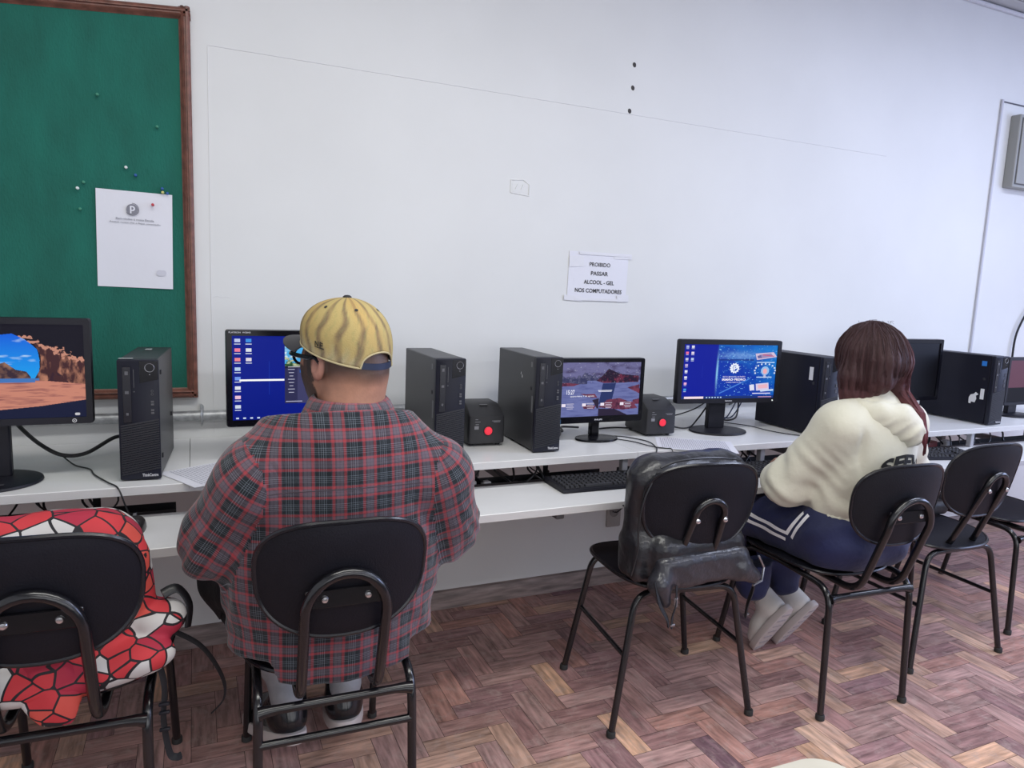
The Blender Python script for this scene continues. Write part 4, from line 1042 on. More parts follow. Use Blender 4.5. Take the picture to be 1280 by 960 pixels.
# ================================================================== implicit surfaces (bodies, clothes, bags)
class Field:
    def __init__(s, lo, hi, h):
        s.lo = np.array(lo, float); s.h = h
        s.n = np.ceil((np.array(hi) - s.lo) / h).astype(int) + 1
        s.ax = [s.lo[i] + h * np.arange(s.n[i]) for i in range(3)]
        s.d = np.full(tuple(s.n), 1.0, np.float32)
    def sub(s, lo, hi):
        sl = []
        for i in range(3):
            a = int(max(0, math.floor((lo[i] - s.lo[i]) / s.h))); b = int(min(s.n[i], math.ceil((hi[i] - s.lo[i]) / s.h) + 1))
            if b <= a: return None, None
            sl.append(slice(a, b))
        g = np.meshgrid(s.ax[0][sl[0]], s.ax[1][sl[1]], s.ax[2][sl[2]], indexing='ij', sparse=True)
        return tuple(sl), g
    def _mix(s, sl, d, k, op):
        cur = s.d[sl]
        if op == 'add':
            if k <= 0: s.d[sl] = np.minimum(cur, d); return
            h = np.maximum(k - np.abs(cur - d), 0) / k; s.d[sl] = np.minimum(cur, d) - h * h * k * .25
        elif op == 'cut':
            dd = -d
            if k <= 0: s.d[sl] = np.maximum(cur, dd); return
            h = np.maximum(k - np.abs(cur - dd), 0) / k; s.d[sl] = np.maximum(cur, dd) + h * h * k * .25
    def cone(s, a, b, ra, rb, k=.02, sq=None, op='add'):
        a = np.array(a, float); b = np.array(b, float); R_ = max(ra, rb) + k + 3 * s.h
        sl, g = s.sub(np.minimum(a, b) - R_, np.maximum(a, b) + R_)
        if sl is None: return s
        q = [g[i] - a[i] for i in range(3)]; ba = b - a
        if sq is not None:
            n = np.array(sq[0], float); n /= np.linalg.norm(n); f = 1 / sq[1] - 1
            qn = q[0] * n[0] + q[1] * n[1] + q[2] * n[2]; q = [q[i] + n[i] * qn * f for i in range(3)]; ba = ba + n * (ba @ n) * f
        t = np.clip((q[0] * ba[0] + q[1] * ba[1] + q[2] * ba[2]) / max(ba @ ba, 1e-9), 0, 1)
        d = np.sqrt(sum((q[i] - t * ba[i]) ** 2 for i in range(3))) - (ra + (rb - ra) * t)
        if sq is not None: d = d * (.5 + .5 * sq[1])
        s._mix(sl, d, k, op); return s
    def chain(s, pts, rs, k=.02, sq=None):
        for i in range(len(pts) - 1): s.cone(pts[i], pts[i + 1], rs[i], rs[i + 1], k, sq)
        return s
    def ell(s, c, r, k=.02, M=None, op='add'):
        c = np.array(c, float); r = np.array(r, float); R_ = r.max() + k + 3 * s.h
        sl, g = s.sub(c - R_, c + R_)
        if sl is None: return s
        q = [g[i] - c[i] for i in range(3)]
        if M is not None: q = [M[0][i] * q[0] + M[1][i] * q[1] + M[2][i] * q[2] for i in range(3)]
        k0 = np.sqrt(sum((q[i] / r[i]) ** 2 for i in range(3))); k1 = np.sqrt(sum((q[i] / r[i] ** 2) ** 2 for i in range(3)))
        s._mix(sl, k0 * (k0 - 1) / np.maximum(k1, 1e-6), k, op); return s
    def box(s, c, half, rad, k=.02, M=None, op='add'):
        c = np.array(c, float); half = np.array(half, float); R_ = np.linalg.norm(half) + k + 3 * s.h
        sl, g = s.sub(c - R_, c + R_)
        if sl is None: return s
        q = [g[i] - c[i] for i in range(3)]
        if M is not None: q = [M[0][i] * q[0] + M[1][i] * q[1] + M[2][i] * q[2] for i in range(3)]
        q = [np.abs(q[i]) - half[i] + rad for i in range(3)]
        d = np.sqrt(sum(np.maximum(x, 0) ** 2 for x in q)) + np.minimum(np.maximum(np.maximum(q[0], q[1]), q[2]), 0) - rad
        s._mix(sl, d, k, op); return s
    def warp(s, fn):
        g = np.meshgrid(*s.ax, indexing='ij', sparse=True); s.d = s.d + fn(*g).astype(np.float32); return s
    def clip(s, fn):
        g = np.meshgrid(*s.ax, indexing='ij', sparse=True); s.d = np.maximum(s.d, fn(*g).astype(np.float32)); return s
    def mesh(s):
        d = s.d.copy(); d[0] = d[-1] = 1; d[:, 0] = d[:, -1] = 1; d[:, :, 0] = d[:, :, -1] = 1
        ins = d < 0; nx, ny, nz = d.shape
        cs = np.zeros((nx - 1, ny - 1, nz - 1), int)
        for i in (0, 1):
            for j in (0, 1):
                for k in (0, 1): cs += ins[i:nx - 1 + i, j:ny - 1 + j, k:nz - 1 + k]
        act = (cs > 0) & (cs < 8); idx = np.full(act.shape, -1); C = np.argwhere(act); idx[act] = np.arange(len(C))
        P = np.zeros((len(C), 3)); W = np.zeros(len(C))
        cor = [(i, j, k) for i in (0, 1) for j in (0, 1) for k in (0, 1)]
        val = {c: d[C[:, 0] + c[0], C[:, 1] + c[1], C[:, 2] + c[2]] for c in cor}
        for a in cor:
            for ax in range(3):
                if a[ax]: continue
                b = list(a); b[ax] = 1; b = tuple(b); va, vb = val[a], val[b]
                cr = (va < 0) != (vb < 0); t = np.where(cr, va / np.where(cr, va - vb, 1), 0)
                p = np.array(a, float)[None] + np.zeros((len(C), 3)); p[:, ax] += t
                P += p * cr[:, None]; W += cr
        V = (C + P / W[:, None]) * s.h + s.lo
        Q = []
        for ax in range(3):
            o1, o2 = (ax + 1) % 3, (ax + 2) % 3
            a = [slice(1, -1)] * 3; a[ax] = slice(0, -1); b = [slice(1, -1)] * 3; b[ax] = slice(1, None)
            A = ins[tuple(a)]; B = ins[tuple(b)]; E = np.argwhere(A != B); off = np.array([1, 1, 1]); off[ax] = 0; E = E + off
            if not len(E): continue
            ia = A[tuple((E - off).T)]
            def cell(d1, d2):
                c = E.copy(); c[:, o1] -= d1; c[:, o2] -= d2; return idx[c[:, 0], c[:, 1], c[:, 2]]
            q = np.stack([cell(1, 1), cell(0, 1), cell(0, 0), cell(1, 0)], 1)
            q[~ia] = q[~ia][:, ::-1]; Q.append(q)
        Q = np.concatenate(Q); Q = Q[(Q >= 0).all(1)]
        return V, Q
def smooth_verts(V, Q, it=2, f=.5):
    for _ in range(it):
        S = np.zeros_like(V); N = np.zeros(len(V))
        for a, b in ((0, 1), (1, 2), (2, 3), (3, 0)):
            for i, j in ((a, b), (b, a)):
                np.add.at(S, Q[:, i], V[Q[:, j]]); np.add.at(N, Q[:, i], 1)
        V = V * (1 - f) + f * S / np.maximum(N, 1)[:, None]
    return V
def np_mesh(name, V, Q, m, parent=None, colfn=None, uvfn=None, origin=(0, 0, 0), label=None):
    V = V - np.array(origin)
    me = bpy.data.meshes.new(name); me.vertices.add(len(V)); me.vertices.foreach_set('co', V.ravel())
    me.loops.add(Q.size); me.loops.foreach_set('vertex_index', Q.ravel()); me.polygons.add(len(Q)); me.polygons.foreach_set('loop_start', np.arange(len(Q)) * Q.shape[1])
    me.polygons.foreach_set('use_smooth', np.ones(len(Q), bool)); me.update(calc_edges=True)
    if not isinstance(m, (list, tuple)): m = [m]
    for x in m: me.materials.append(x)
    if colfn is not None:
        at = me.color_attributes.new('col', 'FLOAT_COLOR', 'POINT'); c = np.concatenate([colfn(V + np.array(origin)), np.ones((len(V), 1))], 1)
        at.data.foreach_set('color', c.ravel().astype(np.float32))
    if uvfn is not None:
        W = V + np.array(origin); F = W[Q].mean(1); cc = W[Q].reshape(-1, 3)
        uv = uvfn(np.repeat(F, Q.shape[1], 0), cc)
        at = me.attributes.new('cloth', 'FLOAT_VECTOR', 'CORNER'); at.data.foreach_set('vector', np.concatenate([uv, np.zeros((len(uv), 1))], 1).ravel().astype(np.float32))
    o = bpy.data.objects.new(name, me); COL.objects.link(o); o.parent = parent
    return o
def n3(x, y, z, s, sd=0):
    """cheap smooth pseudo noise"""
    r = np.random.RandomState(sd); o = 0
    for k in range(4):
        a = r.normal(size=3); a /= np.linalg.norm(a); b = r.normal(size=3); b /= np.linalg.norm(b)
        o = o + np.sin((x * a[0] + y * a[1] + z * a[2]) * s + r.uniform(0, 6) + 1.6 * np.sin((x * b[0] + y * b[1] + z * b[2]) * s * .6 + r.uniform(0, 6)))
    return o / 4
def seg_t(P, a, b):
    a = np.array(a, float); b = np.array(b, float); ba = b - a; t = np.clip(((P - a) @ ba) / (ba @ ba), 0, 1)
    return np.linalg.norm(P - (a + t[:, None] * ba), axis=1), t
def hand(F, w, fwd, up, side, curl=.35, k=.006):
    """palm, four fingers and a thumb as part of a body field. side=+1: thumb towards +right"""
    w = np.array(w, float); f = np.array(fwd, float); f /= np.linalg.norm(f); u = np.array(up, float); u -= f * (u @ f); u /= np.linalg.norm(u); r = np.cross(f, u) * side
    F.cone(w, w + f * .03, .026, .028, .02, sq=(u, .65)); F.box(w + f * .055, (.04, .04, .04), .0, .0) if False else None
    for i, (dx, L, rr) in enumerate(((.030, .072, .0085), (.010, .080, .0088), (-.010, .074, .0085), (-.029, .060, .0078))):
        k0 = w + f * .03 + r * dx * .7; k1 = w + f * .088 + r * dx
        F.cone(k0, k1, .013, .0115, .018)
        p = k1; ang = 0; dirv = f
        for j, (l, q) in enumerate(((.45, 1), (.32, .95), (.25, .85))):
            ang += curl * (1 + .3 * j); dirv = f * math.cos(ang) - u * math.sin(ang); nx = p + dirv * L * l
            F.cone(p, nx, rr * q, rr * q * .93, k); p = nx
    t0 = w + f * .025 + r * .026; t1 = w + f * .058 + r * .052 - u * .006; t2 = w + f * .088 + r * .050 - u * .014
    F.cone(t0, t1, .014, .0105, .012); F.cone(t1, t2, .0105, .0085, .004)
def tree_of(o):
    me = o.data; return BVHTree.FromPolygons([v.co[:] for v in me.vertices], [p.vertices[:] for p in me.polygons])
def drape(o, vs, fs, dirn, mm, off=.002, name='print', parent=None, double=True):
    """press a flat graphic (world verts) along dirn onto the mesh o"""
    bt = tree_of(o); out = []; d = Vector(dirn).normalized()
    for v in vs:
        h = bt.ray_cast(Vector(v) - d * .5, d)
        out.append(tuple(h[0] - d * off) if h[0] is not None else None)
    keep = [f for f in fs if all(out[i] is not None for i in f)]
    mb = MB(); mb.add([p or (0, 0, 0) for p in out], keep); return mb.build(name, mm, parent)

SKIN_M = attr_mat('skin', 'col', 0.5, noise=.10, nscale=40, bump=.08, bscale=180)
# ------------------------------------------------------------------ plaid cloth
def plaid_mat():
    m = bpy.data.materials.new('plaid_flannel'); m.use_nodes = True; nt = m.node_tree; b = nt.nodes['Principled BSDF']
    b.inputs['Roughness'].default_value = 0.85; b.inputs['Sheen Weight'].default_value = 0.25; b.inputs['Specular IOR Level'].default_value = .2
    a = nd(nt, 'ShaderNodeAttribute'); a.attribute_name = 'cloth'
    sp = nd(nt, 'ShaderNodeSeparateXYZ'); nt.links.new(a.outputs['Vector'], sp.inputs[0])
    K_, L1, RD, MV, MD = (.013, .017, .022), (.19, .22, .26), (.33, .045, .056), (.13, .10, .125), (.070, .052, .070)
    stops = [(0, K_), (.11, L1), (.125, K_), (.18, L1), (.195, K_), (.25, L1), (.265, K_), (.32, L1), (.335, K_), (.49, MD), (.515, RD), (.605, MD), (.65, MV), (.745, MD), (.76, MV), (.86, MD), (.885, RD), (.975, MD)]
    outs = []
    for ax, per in ((0, .0670), (1, .0610)):
        d = nd(nt, 'ShaderNodeMath', operation='DIVIDE'); d.inputs[1].default_value = per; nt.links.new(sp.outputs[ax], d.inputs[0])
        f = nd(nt, 'ShaderNodeMath', operation='FRACT'); nt.links.new(d.outputs[0], f.inputs[0])
        r = nd(nt, 'ShaderNodeValToRGB'); r.color_ramp.interpolation = 'CONSTANT'; e = r.color_ramp.elements
        e[0].position = 0; e[0].color = (*stops[0][1], 1); e[1].position = stops[1][0]; e[1].color = (*stops[1][1], 1)
        for p, c in stops[2:]: q = e.new(p); q.color = (*c, 1)
        nt.links.new(f.outputs[0], r.inputs[0]); outs.append(r.outputs[0])
    mx = nd(nt, 'ShaderNodeMix', data_type='RGBA'); mx.inputs['Factor'].default_value = .5
    nt.links.new(outs[0], mx.inputs['A']); nt.links.new(outs[1], mx.inputs['B']); nt.links.new(mx.outputs['Result'], b.inputs['Base Color'])
    tc = nd(nt, 'ShaderNodeTexCoord'); n = nd(nt, 'ShaderNodeTexNoise'); n.inputs['Scale'].default_value = 14; n.inputs['Detail'].default_value = 5; n.inputs['Distortion'].default_value = .6
    nt.links.new(tc.outputs['Object'], n.inputs['Vector']); bp = nd(nt, 'ShaderNodeBump'); bp.inputs['Strength'].default_value = .45; bp.inputs['Distance'].default_value = .02
    nt.links.new(n.outputs[0], bp.inputs['Height']); nt.links.new(bp.outputs[0], b.inputs['Normal'])
    return m
PLAID = plaid_mat()

def shoe(parent, heel, toe_dir, up, L, upper_m, sole_m, accent=None, w_=.095, name='shoe', sc=1.0):
    """heel: point under the heel; built on its own axes"""
    f = Vector(toe_dir).normalized(); u = Vector(up); u = (u - f * u.dot(f)).normalized(); r = f.cross(u)
    M = Matrix(((r.x, f.x, u.x, heel[0]), (r.y, f.y, u.y, heel[1]), (r.z, f.z, u.z, heel[2]), (0, 0, 0, 1))) @ Matrix.Diagonal((sc, sc, sc, 1))
    F = Field((-.07, -.03, -.005), (.07, L + .03, .14), .0055); k = .03
    F.cone((0, .045, .045), (0, .05, .085), .040, .036, k, sq=((1, 0, 0), .85)).cone((0, .06, .06), (0, L * .62, .045), .045, .036, k).cone((0, L * .6, .036), (0, L - .045, .030), .042, .036, k)
    F.cone((0, .05, .085), (0, .045, .112), .038, .042, .02).cone((0, .045, .10), (0, .042, .16), .030, .030, 0, op='cut')
    F.clip(lambda X, Y, Z: .014 - Z + 0 * X + 0 * Y)
    V, Q = F.mesh(); V = smooth_verts(V, Q, 1)
    Mn = np.array(M); Vw = V @ Mn[:3, :3].T + Mn[:3, 3]
    up_o = np_mesh(name, Vw, Q, upper_m, parent)
    out = []
    for kk in range(40):
        a = 2 * pi * kk / 40; y = (1 - math.cos(a)) / 2; s = math.sin(a)
        wd = (.036 + .014 * math.sin(min(1, y) * pi * .75 + .2)) * abs(s) ** .55 * (1 if s > 0 else -1)
        out.append((wd, -.006 + y * (L + .008)))
    sm = MB(); sm.rprism(out, 0, .026, .004, M=M)
    for kk in range(7): sm.box((0, .03 + kk * (L - .05) / 6, -.0005), (.055, .006, .003), M=M, mi=1)
    so = sm.build('sole', [sole_m, accent or sole_m], up_o)
    lc = MB()
    for kk in range(5):
        y = L * .42 + kk * .017; z = .088 - kk * .0065
        lc.tube([(-.026, y, z - .012), (-.012, y + .003, z - .001), (.012, y - .003, z - .001), (.026, y, z - .012)], .0025, 6, M=M)
    lc.build('laces', PRINT if accent is None else accent, up_o)
    return up_o

# ================================================================== the man
def make_man():
    man_hc = np.array([.325, 1.70, 1.170]); yaw = R(31)
    cy, sy_ = math.cos(yaw), math.sin(yaw)
    def H(x, y, z): return (man_hc[0] + x * cy - y * sy_, man_hc[1] + x * sy_ + y * cy, man_hc[2] + z)
    RM = [[cy, -sy_, 0], [sy_, cy, 0], [0, 0, 1]]
    def He(F, c, r, k=.02, op='add'): F.ell(H(*c), r, k, M=RM, op=op)
    shL, elL, wrL = (.115, 1.635, .895), (.045, 1.70, .765), (.125, 1.95, .735)
    shR, elR, wrR = (.540, 1.630, .885), (.588, 1.69, .735), (.520, 1.96, .735)
    # body: one continuous skin surface
    F = Field((-.06, 1.40, .01), (.70, 2.22, 1.36), .0062)
    He(F, (0, -.012, .035), (.080, .100, .098), .02); He(F, (0, .040, -.022), (.075, .066, .078), .03); F.cone(H(0, .030, -.015), H(0, .042, -.078), .064, .050, .04); F.cone(H(0, .055, -.05), H(0, .066, -.085), .038, .032, .03)
    F.cone(H(0, -.045, -.045), (.322, 1.655, .985), .060, .074, .035); F.cone(H(0, -.060, -.02), H(0, -.045, -.09), .062, .060, .03)
    for s in (-1, 1):
        He(F, (s * .085, -.008, -.012), (.010, .021, .034), .010); He(F, (s * .091, -.004, -.006), (.006, .012, .018), .004, 'cut')
        He(F, (s * .030, .092, .020), (.016, .010, .010), .01, 'cut'); He(F, (s * .030, .086, .018), (.013, .010, .011), .004)
    F.cone(H(0, .092, .020), H(0, .112, -.014), .009, .014, .012); He(F, (0, .094, -.043), (.024, .010, .007), .008); He(F, (0, .101, -.0435), (.02, .006, .0018), .002, 'cut')
    F.cone((.29, 1.68, .56), (.31, 1.66, .86), .17, .18, .05, sq=((0, 1, 0), .62)); F.cone((.16, 1.64, .93), (.50, 1.64, .92), .07, .07, .06)
    F.chain([shL, elL, wrL], [.058, .046, .030], .03); F.chain([shR, elR, wrR], [.058, .046, .030], .03)
    hand(F, wrL, (.25, 1, -.05), (0, 0, 1), 1, .28); hand(F, wrR, (-.2, 1, -.05), (0, 0, 1), -1, .28)
    F.chain([(.20, 1.69, .57), (.095, 2.00, .535), (.190, 1.965, .30), (.218, 1.925, .20), (.205, 1.98, .09)], [.085, .055, .048, .038, .03], .03)
    F.chain([(.38, 1.69, .57), (.430, 2.02, .535), (.395, 1.965, .30), (.380, 1.925, .20), (.385, 1.98, .09)], [.085, .055, .048, .038, .03], .03); F.box((.285, 1.765, .42), (.23, .23, .064), .0, 0, op='cut')
    V, Q = F.mesh(); V = smooth_verts(V, Q, 1)
    def col(P):
        q = P - man_hc; lx = q[:, 0] * cy + q[:, 1] * sy_; ly = -q[:, 0] * sy_ + q[:, 1] * cy; lz = q[:, 2]
        c = np.tile(np.array([.44, .22, .145]), (len(P), 1)); nn = n3(P[:, 0], P[:, 1], P[:, 2], 60, 3)
        head = (lz > -.12) & (np.abs(lx) < .11) & (np.abs(ly) < .14)
        ear = np.abs(lx) > .083
        c[head & ear] = (.42, .20, .15)
        # clipped hair fading out down the neck; beard along the jaw
        hz = -.050 + .024 * nn
        hair = head & ~ear & (ly < .035) & (lz > hz)
        fade = np.clip((lz - hz) / .028 + .35 * nn, 0, 1)[:, None]
        hc = np.array([.050, .030, .024])
        c = np.where(hair[:, None], c * (1 - fade * .88) + hc * fade * .88, c)
        brd = head & ~ear & (ly > .022) & (lz < -.012 - .5 * np.maximum(0, .05 - ly)) & (lz > -.12) & ~((np.abs(lx) < .022) & (lz > -.05) & (lz < -.036) & (ly > .08))
        side = head & ~ear & (ly > .02) & (ly < .05) & (lz < .03) & (lz > -.05)
        bm = (brd | side)
        c = np.where(bm[:, None], c * .12 + np.array([.016, .012, .012]), c)
        c[head & (np.abs(lx) < .024) & (lz > -.05) & (lz < -.037) & (ly > .085)] = (.35, .12, .11)
        sock = (P[:, 2] < .34) & (P[:, 2] > .17) & (P[:, 2] > .03) & (P[:, 1] > 1.85)
        c[sock] = (.27, .28, .30)
        return c
    body = np_mesh('person', V, Q, SKIN_M, None, col)
    prop(body, 'seated man seen from behind in a plaid flannel shirt and yellow cap, head turned left', 'person')
    # trousers
    F = Field((-.05, 1.42, .20), (.66, 2.18, .76), .0075)
    F.cone((.20, 1.70, .575), (.39, 1.70, .575), .108, .108, .04)
    F.chain([(.20, 1.70, .57), (.082, 2.00, .535), (.180, 1.985, .30)], [.102, .082, .062], .035)
    F.chain([(.38, 1.70, .57), (.435, 2.02, .535), (.403, 1.985, .30)], [.102, .080, .062], .035)
    F.warp(lambda X, Y, Z: .0035 * n3(X, Y, Z, 45, 5)); F.box((.285, 1.765, .42), (.23, .23, .064), .0, 0, op='cut')
    V, Q = F.mesh(); V = smooth_verts(V, Q, 1)
    np_mesh('trousers', V, Q, mat('black_trousers', (.012, .012, .016), .8, bump=.2, bscale=80), body)
    # shirt
    F = Field((-.10, 1.40, .40), (.72, 2.02, 1.12), .0072)
    F.cone((.303, 1.690, .49), (.305, 1.675, .72), .246, .250, .05, sq=((0, 1, 0), .66)); F.cone((.30, 1.670, .72), (.315, 1.655, .90), .242, .225, .06, sq=((0, 1, 0), .64))
    F.cone((.325, 1.645, 1.0), (.125, 1.640, .915), .070, .082, .05); F.cone((.330, 1.645, 1.0), (.535, 1.635, .900), .070, .082, .05)
    F.cone((.333, 1.65, .98), (.336, 1.665, 1.045), .10, .078, .04)
    F.chain([shL, elL, (.115, 1.915, .735)], [.092, .080, .050], .035); F.chain([shR, elR, (.528, 1.925, .735)], [.092, .080, .050], .035)
    F.cone(elL, (.02, 1.68, .72), .06, .05, .03); F.cone((.56, 1.65, .80), (.60, 1.70, .70), .08, .055, .03)
    def folds(X, Y, Z):
        A = .0035 * n3(X, Y, Z * .8, 26, 11) + .0028 * n3(X, Y, Z, 52, 12)
        # diagonal pulls under the arms and draped flutes near the hem
        A = A + .0035 * np.sin((X * 1.0 + Z * .35) * 62 + 2 * np.sin(Z * 14 + X * 9)) * np.clip((.66 - Z) / .18, 0, 1)
        sleeveL = np.clip((.10 - X) / .06, 0, 1); sleeveR = np.clip((X - .53) / .06, 0, 1)
        A = A + .0034 * np.sin(Z * 88 + Y * 70 + 3 * np.sin(X * 34 + Z * 21)) * (sleeveL + sleeveR) * np.clip((.86 - Z) / .08, 0, 1)
        return A
    F.warp(folds)
    F.clip(lambda X, Y, Z: (.438 + .035 * ((X - .30) / .24) ** 2 - .25 * np.minimum(0, 0 * Y)) - Z)
    F.box((.285, 1.79, .40), (.26, .22, .10), .0, 0, op='cut')           # the seat
    F.cone(H(0, -.05, -.05), (.333, 1.66, 1.12), .076, .072, 0, op='cut'); 
    F.clip(lambda X, Y, Z: Z - (1.062 - .25 * (Y - 1.60)) + 0 * X)
    V, Q = F.mesh(); V = smooth_verts(V, Q, 1, .4)
    segs = [((.30, 1.67, .44), (.325, 1.66, 1.0), .12), (shL, elL, -.005), (elL, (.10, 1.93, .735), 0), (shR, elR, -.005), (elR, (.53, 1.93, .735), 0)]
    def uv(Fc, C):
        ds = []
        for k, (a, b, off) in enumerate(segs): d_, t_ = seg_t(Fc, a, b); ds.append(d_ - (.125 if k == 0 else .0))
        lowl = (Fc[:, 0] < .105 - .10 * np.clip((Fc[:, 2] - .90) / .1, 0, 1) * 0); 
        ds = np.array(ds); w_ = ds.argmin(0)
        out = np.zeros((len(C), 2))
        for k, (a, b, off) in enumerate(segs):
            mk = w_ == k; P = C[mk]
            if k == 0:
                q = P - np.array([.30, 1.67, 0]); an = np.arctan2(q[:, 0], -q[:, 1] * 1.35); rr = .205
                blend = np.clip((np.abs(an) - .6) / .8, 0, 1)
                out[mk] = np.stack([q[:, 0] * (1 - blend) + (an * rr) * blend, P[:, 2]], 1)
            else:
                a = np.array(a, float); b = np.array(b, float); t = (b - a) / np.linalg.norm(b - a)
                e1 = np.cross(t, [0, 1, 0.2]); e1 /= np.linalg.norm(e1); e2 = np.cross(t, e1); q = P - a
                cx_ = q @ e1; cy_ = q @ e2
                ref = np.arctan2(Fc[mk] @ e2 - a @ e2, Fc[mk] @ e1 - a @ e1); an = np.arctan2(cy_, cx_)
                an = np.where(an - ref > pi, an - 2 * pi, an); an = np.where(an - ref < -pi, an + 2 * pi, an)
                out[mk] = np.stack([an * .075, q @ t + (.13 if k in (2, 4) else 0)], 1)
        return out
    sh = np_mesh('shirt', V, Q, PLAID, body, None, uv)
    # collar: stand and turned down leaf
    mb_v = []; mb_q = []; n = 64; rows = [(.074, .072, 1.052), (.078, .076, 1.078), (.084, .082, 1.088), (.096, .094, 1.076), (.112, .108, 1.052), (.122, .116, 1.036), (.118, .112, 1.030), (.100, .098, 1.046)]
    gap = R(35); angs = [R(90) + gap + (2 * pi - 2 * gap) * k / (n - 1) for k in range(n)]
    C0 = np.array([.335, 1.672]); tl = -.20
    for r_, (a, b, z) in enumerate(rows):
        for an in angs:
            x = C0[0] + a * math.cos(an); y = C0[1] + b * math.sin(an); mb_v.append((x, y, z + tl * (y - C0[1]) * -.35 - .010 * math.cos(2 * an) * (1 if r_ in (4, 5, 6) else 0)))
    nr = len(rows)
    for r_ in range(nr - 1):
        for k in range(n - 1): mb_q.append((r_ * n + k, r_ * n + k + 1, (r_ + 1) * n + k + 1, (r_ + 1) * n + k))
    for k in range(n - 1): mb_q.append(((nr - 1) * n + k, (nr - 1) * n + k + 1, k + 1, k))
    for e in (0, n - 1): pass
    V2 = np.array(mb_v); Q2 = np.array(mb_q)
    def uvc(Fc, C):
        an = np.arctan2(C[:, 0] - C0[0], -(C[:, 1] - C0[1])); return np.stack([an * .105, C[:, 2] * 1.0 + .012], 1)
    co = np_mesh('collar', V2, Q2[:, ::-1], PLAID, sh, None, uvc)
    # yoke seam across the back
    bt = tree_of(sh); pts = []
    for k in range(50):
        x = .135 + k * (.36 / 49); h = bt.ray_cast(Vector((x, 1.2, .905 - .010 * ((x - .31) / .2) ** 2)), Vector((0, 1, 0)))
        if h[0] is not None: pts.append(h[0] + Vector((0, .0006, 0)))
    if len(pts) > 5: MB().tube(pts, .0012, 5).build('seam', mat('seam_dark', (.05, .035, .045), .9), sh)
    # glasses
    g = MB(); Mh = T(*man_hc) @ rotm('Z', yaw)
    for s in (-1, 1):
        g.tube([(s * .034 + .027 * math.cos(2 * pi * k / 24), .116 - abs(s * .034 + .027 * math.cos(2 * pi * k / 24)) * .14, .003 + .021 * math.sin(2 * pi * k / 24)) for k in range(24)], .0036, 6, M=Mh, closed=True)
        g.tube(smooth_path([(s * .060, .106, .014), (s * .084, .088, .012), (s * .092, .02, .008), (s * .090, -.005, .010), (s * .087, -.022, -.006)], 5), .0036, 6, M=Mh, flat=1.6)
    g.tube([(-.008, .116, .007), (0, .119, .010), (.008, .116, .007)], .0025, 6, M=Mh); g.build('glasses', GLOSS_BLACK, body)
    # cap
    cap_cols = attr_mat('cap_cloth', 'col', .8, bump=.15, bscale=300)
    nt_, nr_ = 120, 30; a0, b0 = .097, .1145; vs = []; qs = []; cols = []
    def rimz(th):   # th from the front (local +y), positive to the left
        base = .018 + .030 * math.cos(th)
        d = abs(abs(th) - pi); 
        return base
    def crown(th, t):
        base = rimz(th); d = abs(abs(th) - pi)
        ar = .040 * math.sqrt(max(0, 1 - (d / R(30)) ** 2)); z0 = base + ar; top = .148
        # every meridian keeps its height profile; the arch only removes its lower part
        def prof(z): s = (z - base) / (top - base); return max(0, 1 - s ** 3.1) ** .50 * (1 + .035 * math.sin(s * pi))
        s0 = ar / (top - base); s = s0 + (1 - s0) * (1 - (1 - t) ** 1.0)
        s = s0 + (1 - s0) * math.sin(t * pi / 2); z = base + (top - base) * s
        k = prof(z); front_boost = 1 + .04 * max(0, math.cos(th)) * (1 - s)
        seam = 1 - .006 * max(0, 1 - abs(((th / (pi / 3) + .5) % 1) - .5) * 28)
        return (-a0 * math.sin(th) * k * seam, (-.010 + b0 * math.cos(th) * k * seam * front_boost), z)
    for j in range(nr_ + 1):
        for i in range(nt_):
            th = -pi + 2 * pi * i / nt_; p = crown(th, j / nr_); vs.append(p)
            zr = (p[2] - rimz(th)) / .12
            w1 = math.sin(th * 15 + 1.1 * math.sin(p[2] * 40 + th * 3) + .35 * math.sin(p[2] * 95 + th)); w2 = math.sin(th * 23 + 2.0 * math.sin(p[2] * 90 + 2))
            base = np.array([.47, .36, .14]) * (1 - .0) ; pale = np.array([.50, .46, .33])
            m_ = min(1, max(0, .55 - zr * 1.8 + .15 * w2)); c = base * (1 - m_) + pale * m_
            og = max(0, math.sin(th * 4 + 1 + p[2] * 20)) * .5 * max(0, zr); c = c * (1 - og) + np.array([.55, .33, .10]) * og
            st = min(1, max(0, (w1 - .20) / .60)) * (.75 + .25 * w2); c = c * (1 - st * .85) + np.array([.13, .075, .055]) * st * .85
            gg = max(0, (w2 - .8) / .2) * .4; c = c * (1 - gg) + np.array([.30, .30, .12]) * gg
            cols.append(c)
    for j in range(nr_):
        for i in range(nt_): qs.append((j * nt_ + i, j * nt_ + (i + 1) % nt_, (j + 1) * nt_ + (i + 1) % nt_, (j + 1) * nt_ + i))
    Mn = np.array(Mh); Vc = np.array(vs) @ Mn[:3, :3].T + Mn[:3, 3]; Qc = np.array(qs)
    nV = len(Vc); cen = man_hc + np.array([0, 0, .02]); Vi = cen + (Vc - cen) * .975
    V3 = np.concatenate([Vc, Vi]); rimq = np.array([(i, nV + i, nV + (i + 1) % nt_, (i + 1) % nt_) for i in range(nt_)])
    Q3 = np.concatenate([Qc[:, ::-1], Qc + nV, rimq[:, ::-1]])
    cc = np.concatenate([np.array(cols), np.tile([.02, .02, .02], (nV, 1))])
    cap = np_mesh('cap', V3, Q3[:, ::-1], cap_cols, body, lambda P: cc)
    rimt = MB(); rimt.tube([tuple(Mh @ Vector(crown(-pi + 2 * pi * i / nt_, 0))) for i in range(nt_)], .0022, 6, closed=True); rimt.build('piping', mat('cap_piping', (.50, .43, .25), .8), cap)
    br = MB(); vb = []; fb = []; nb = 24
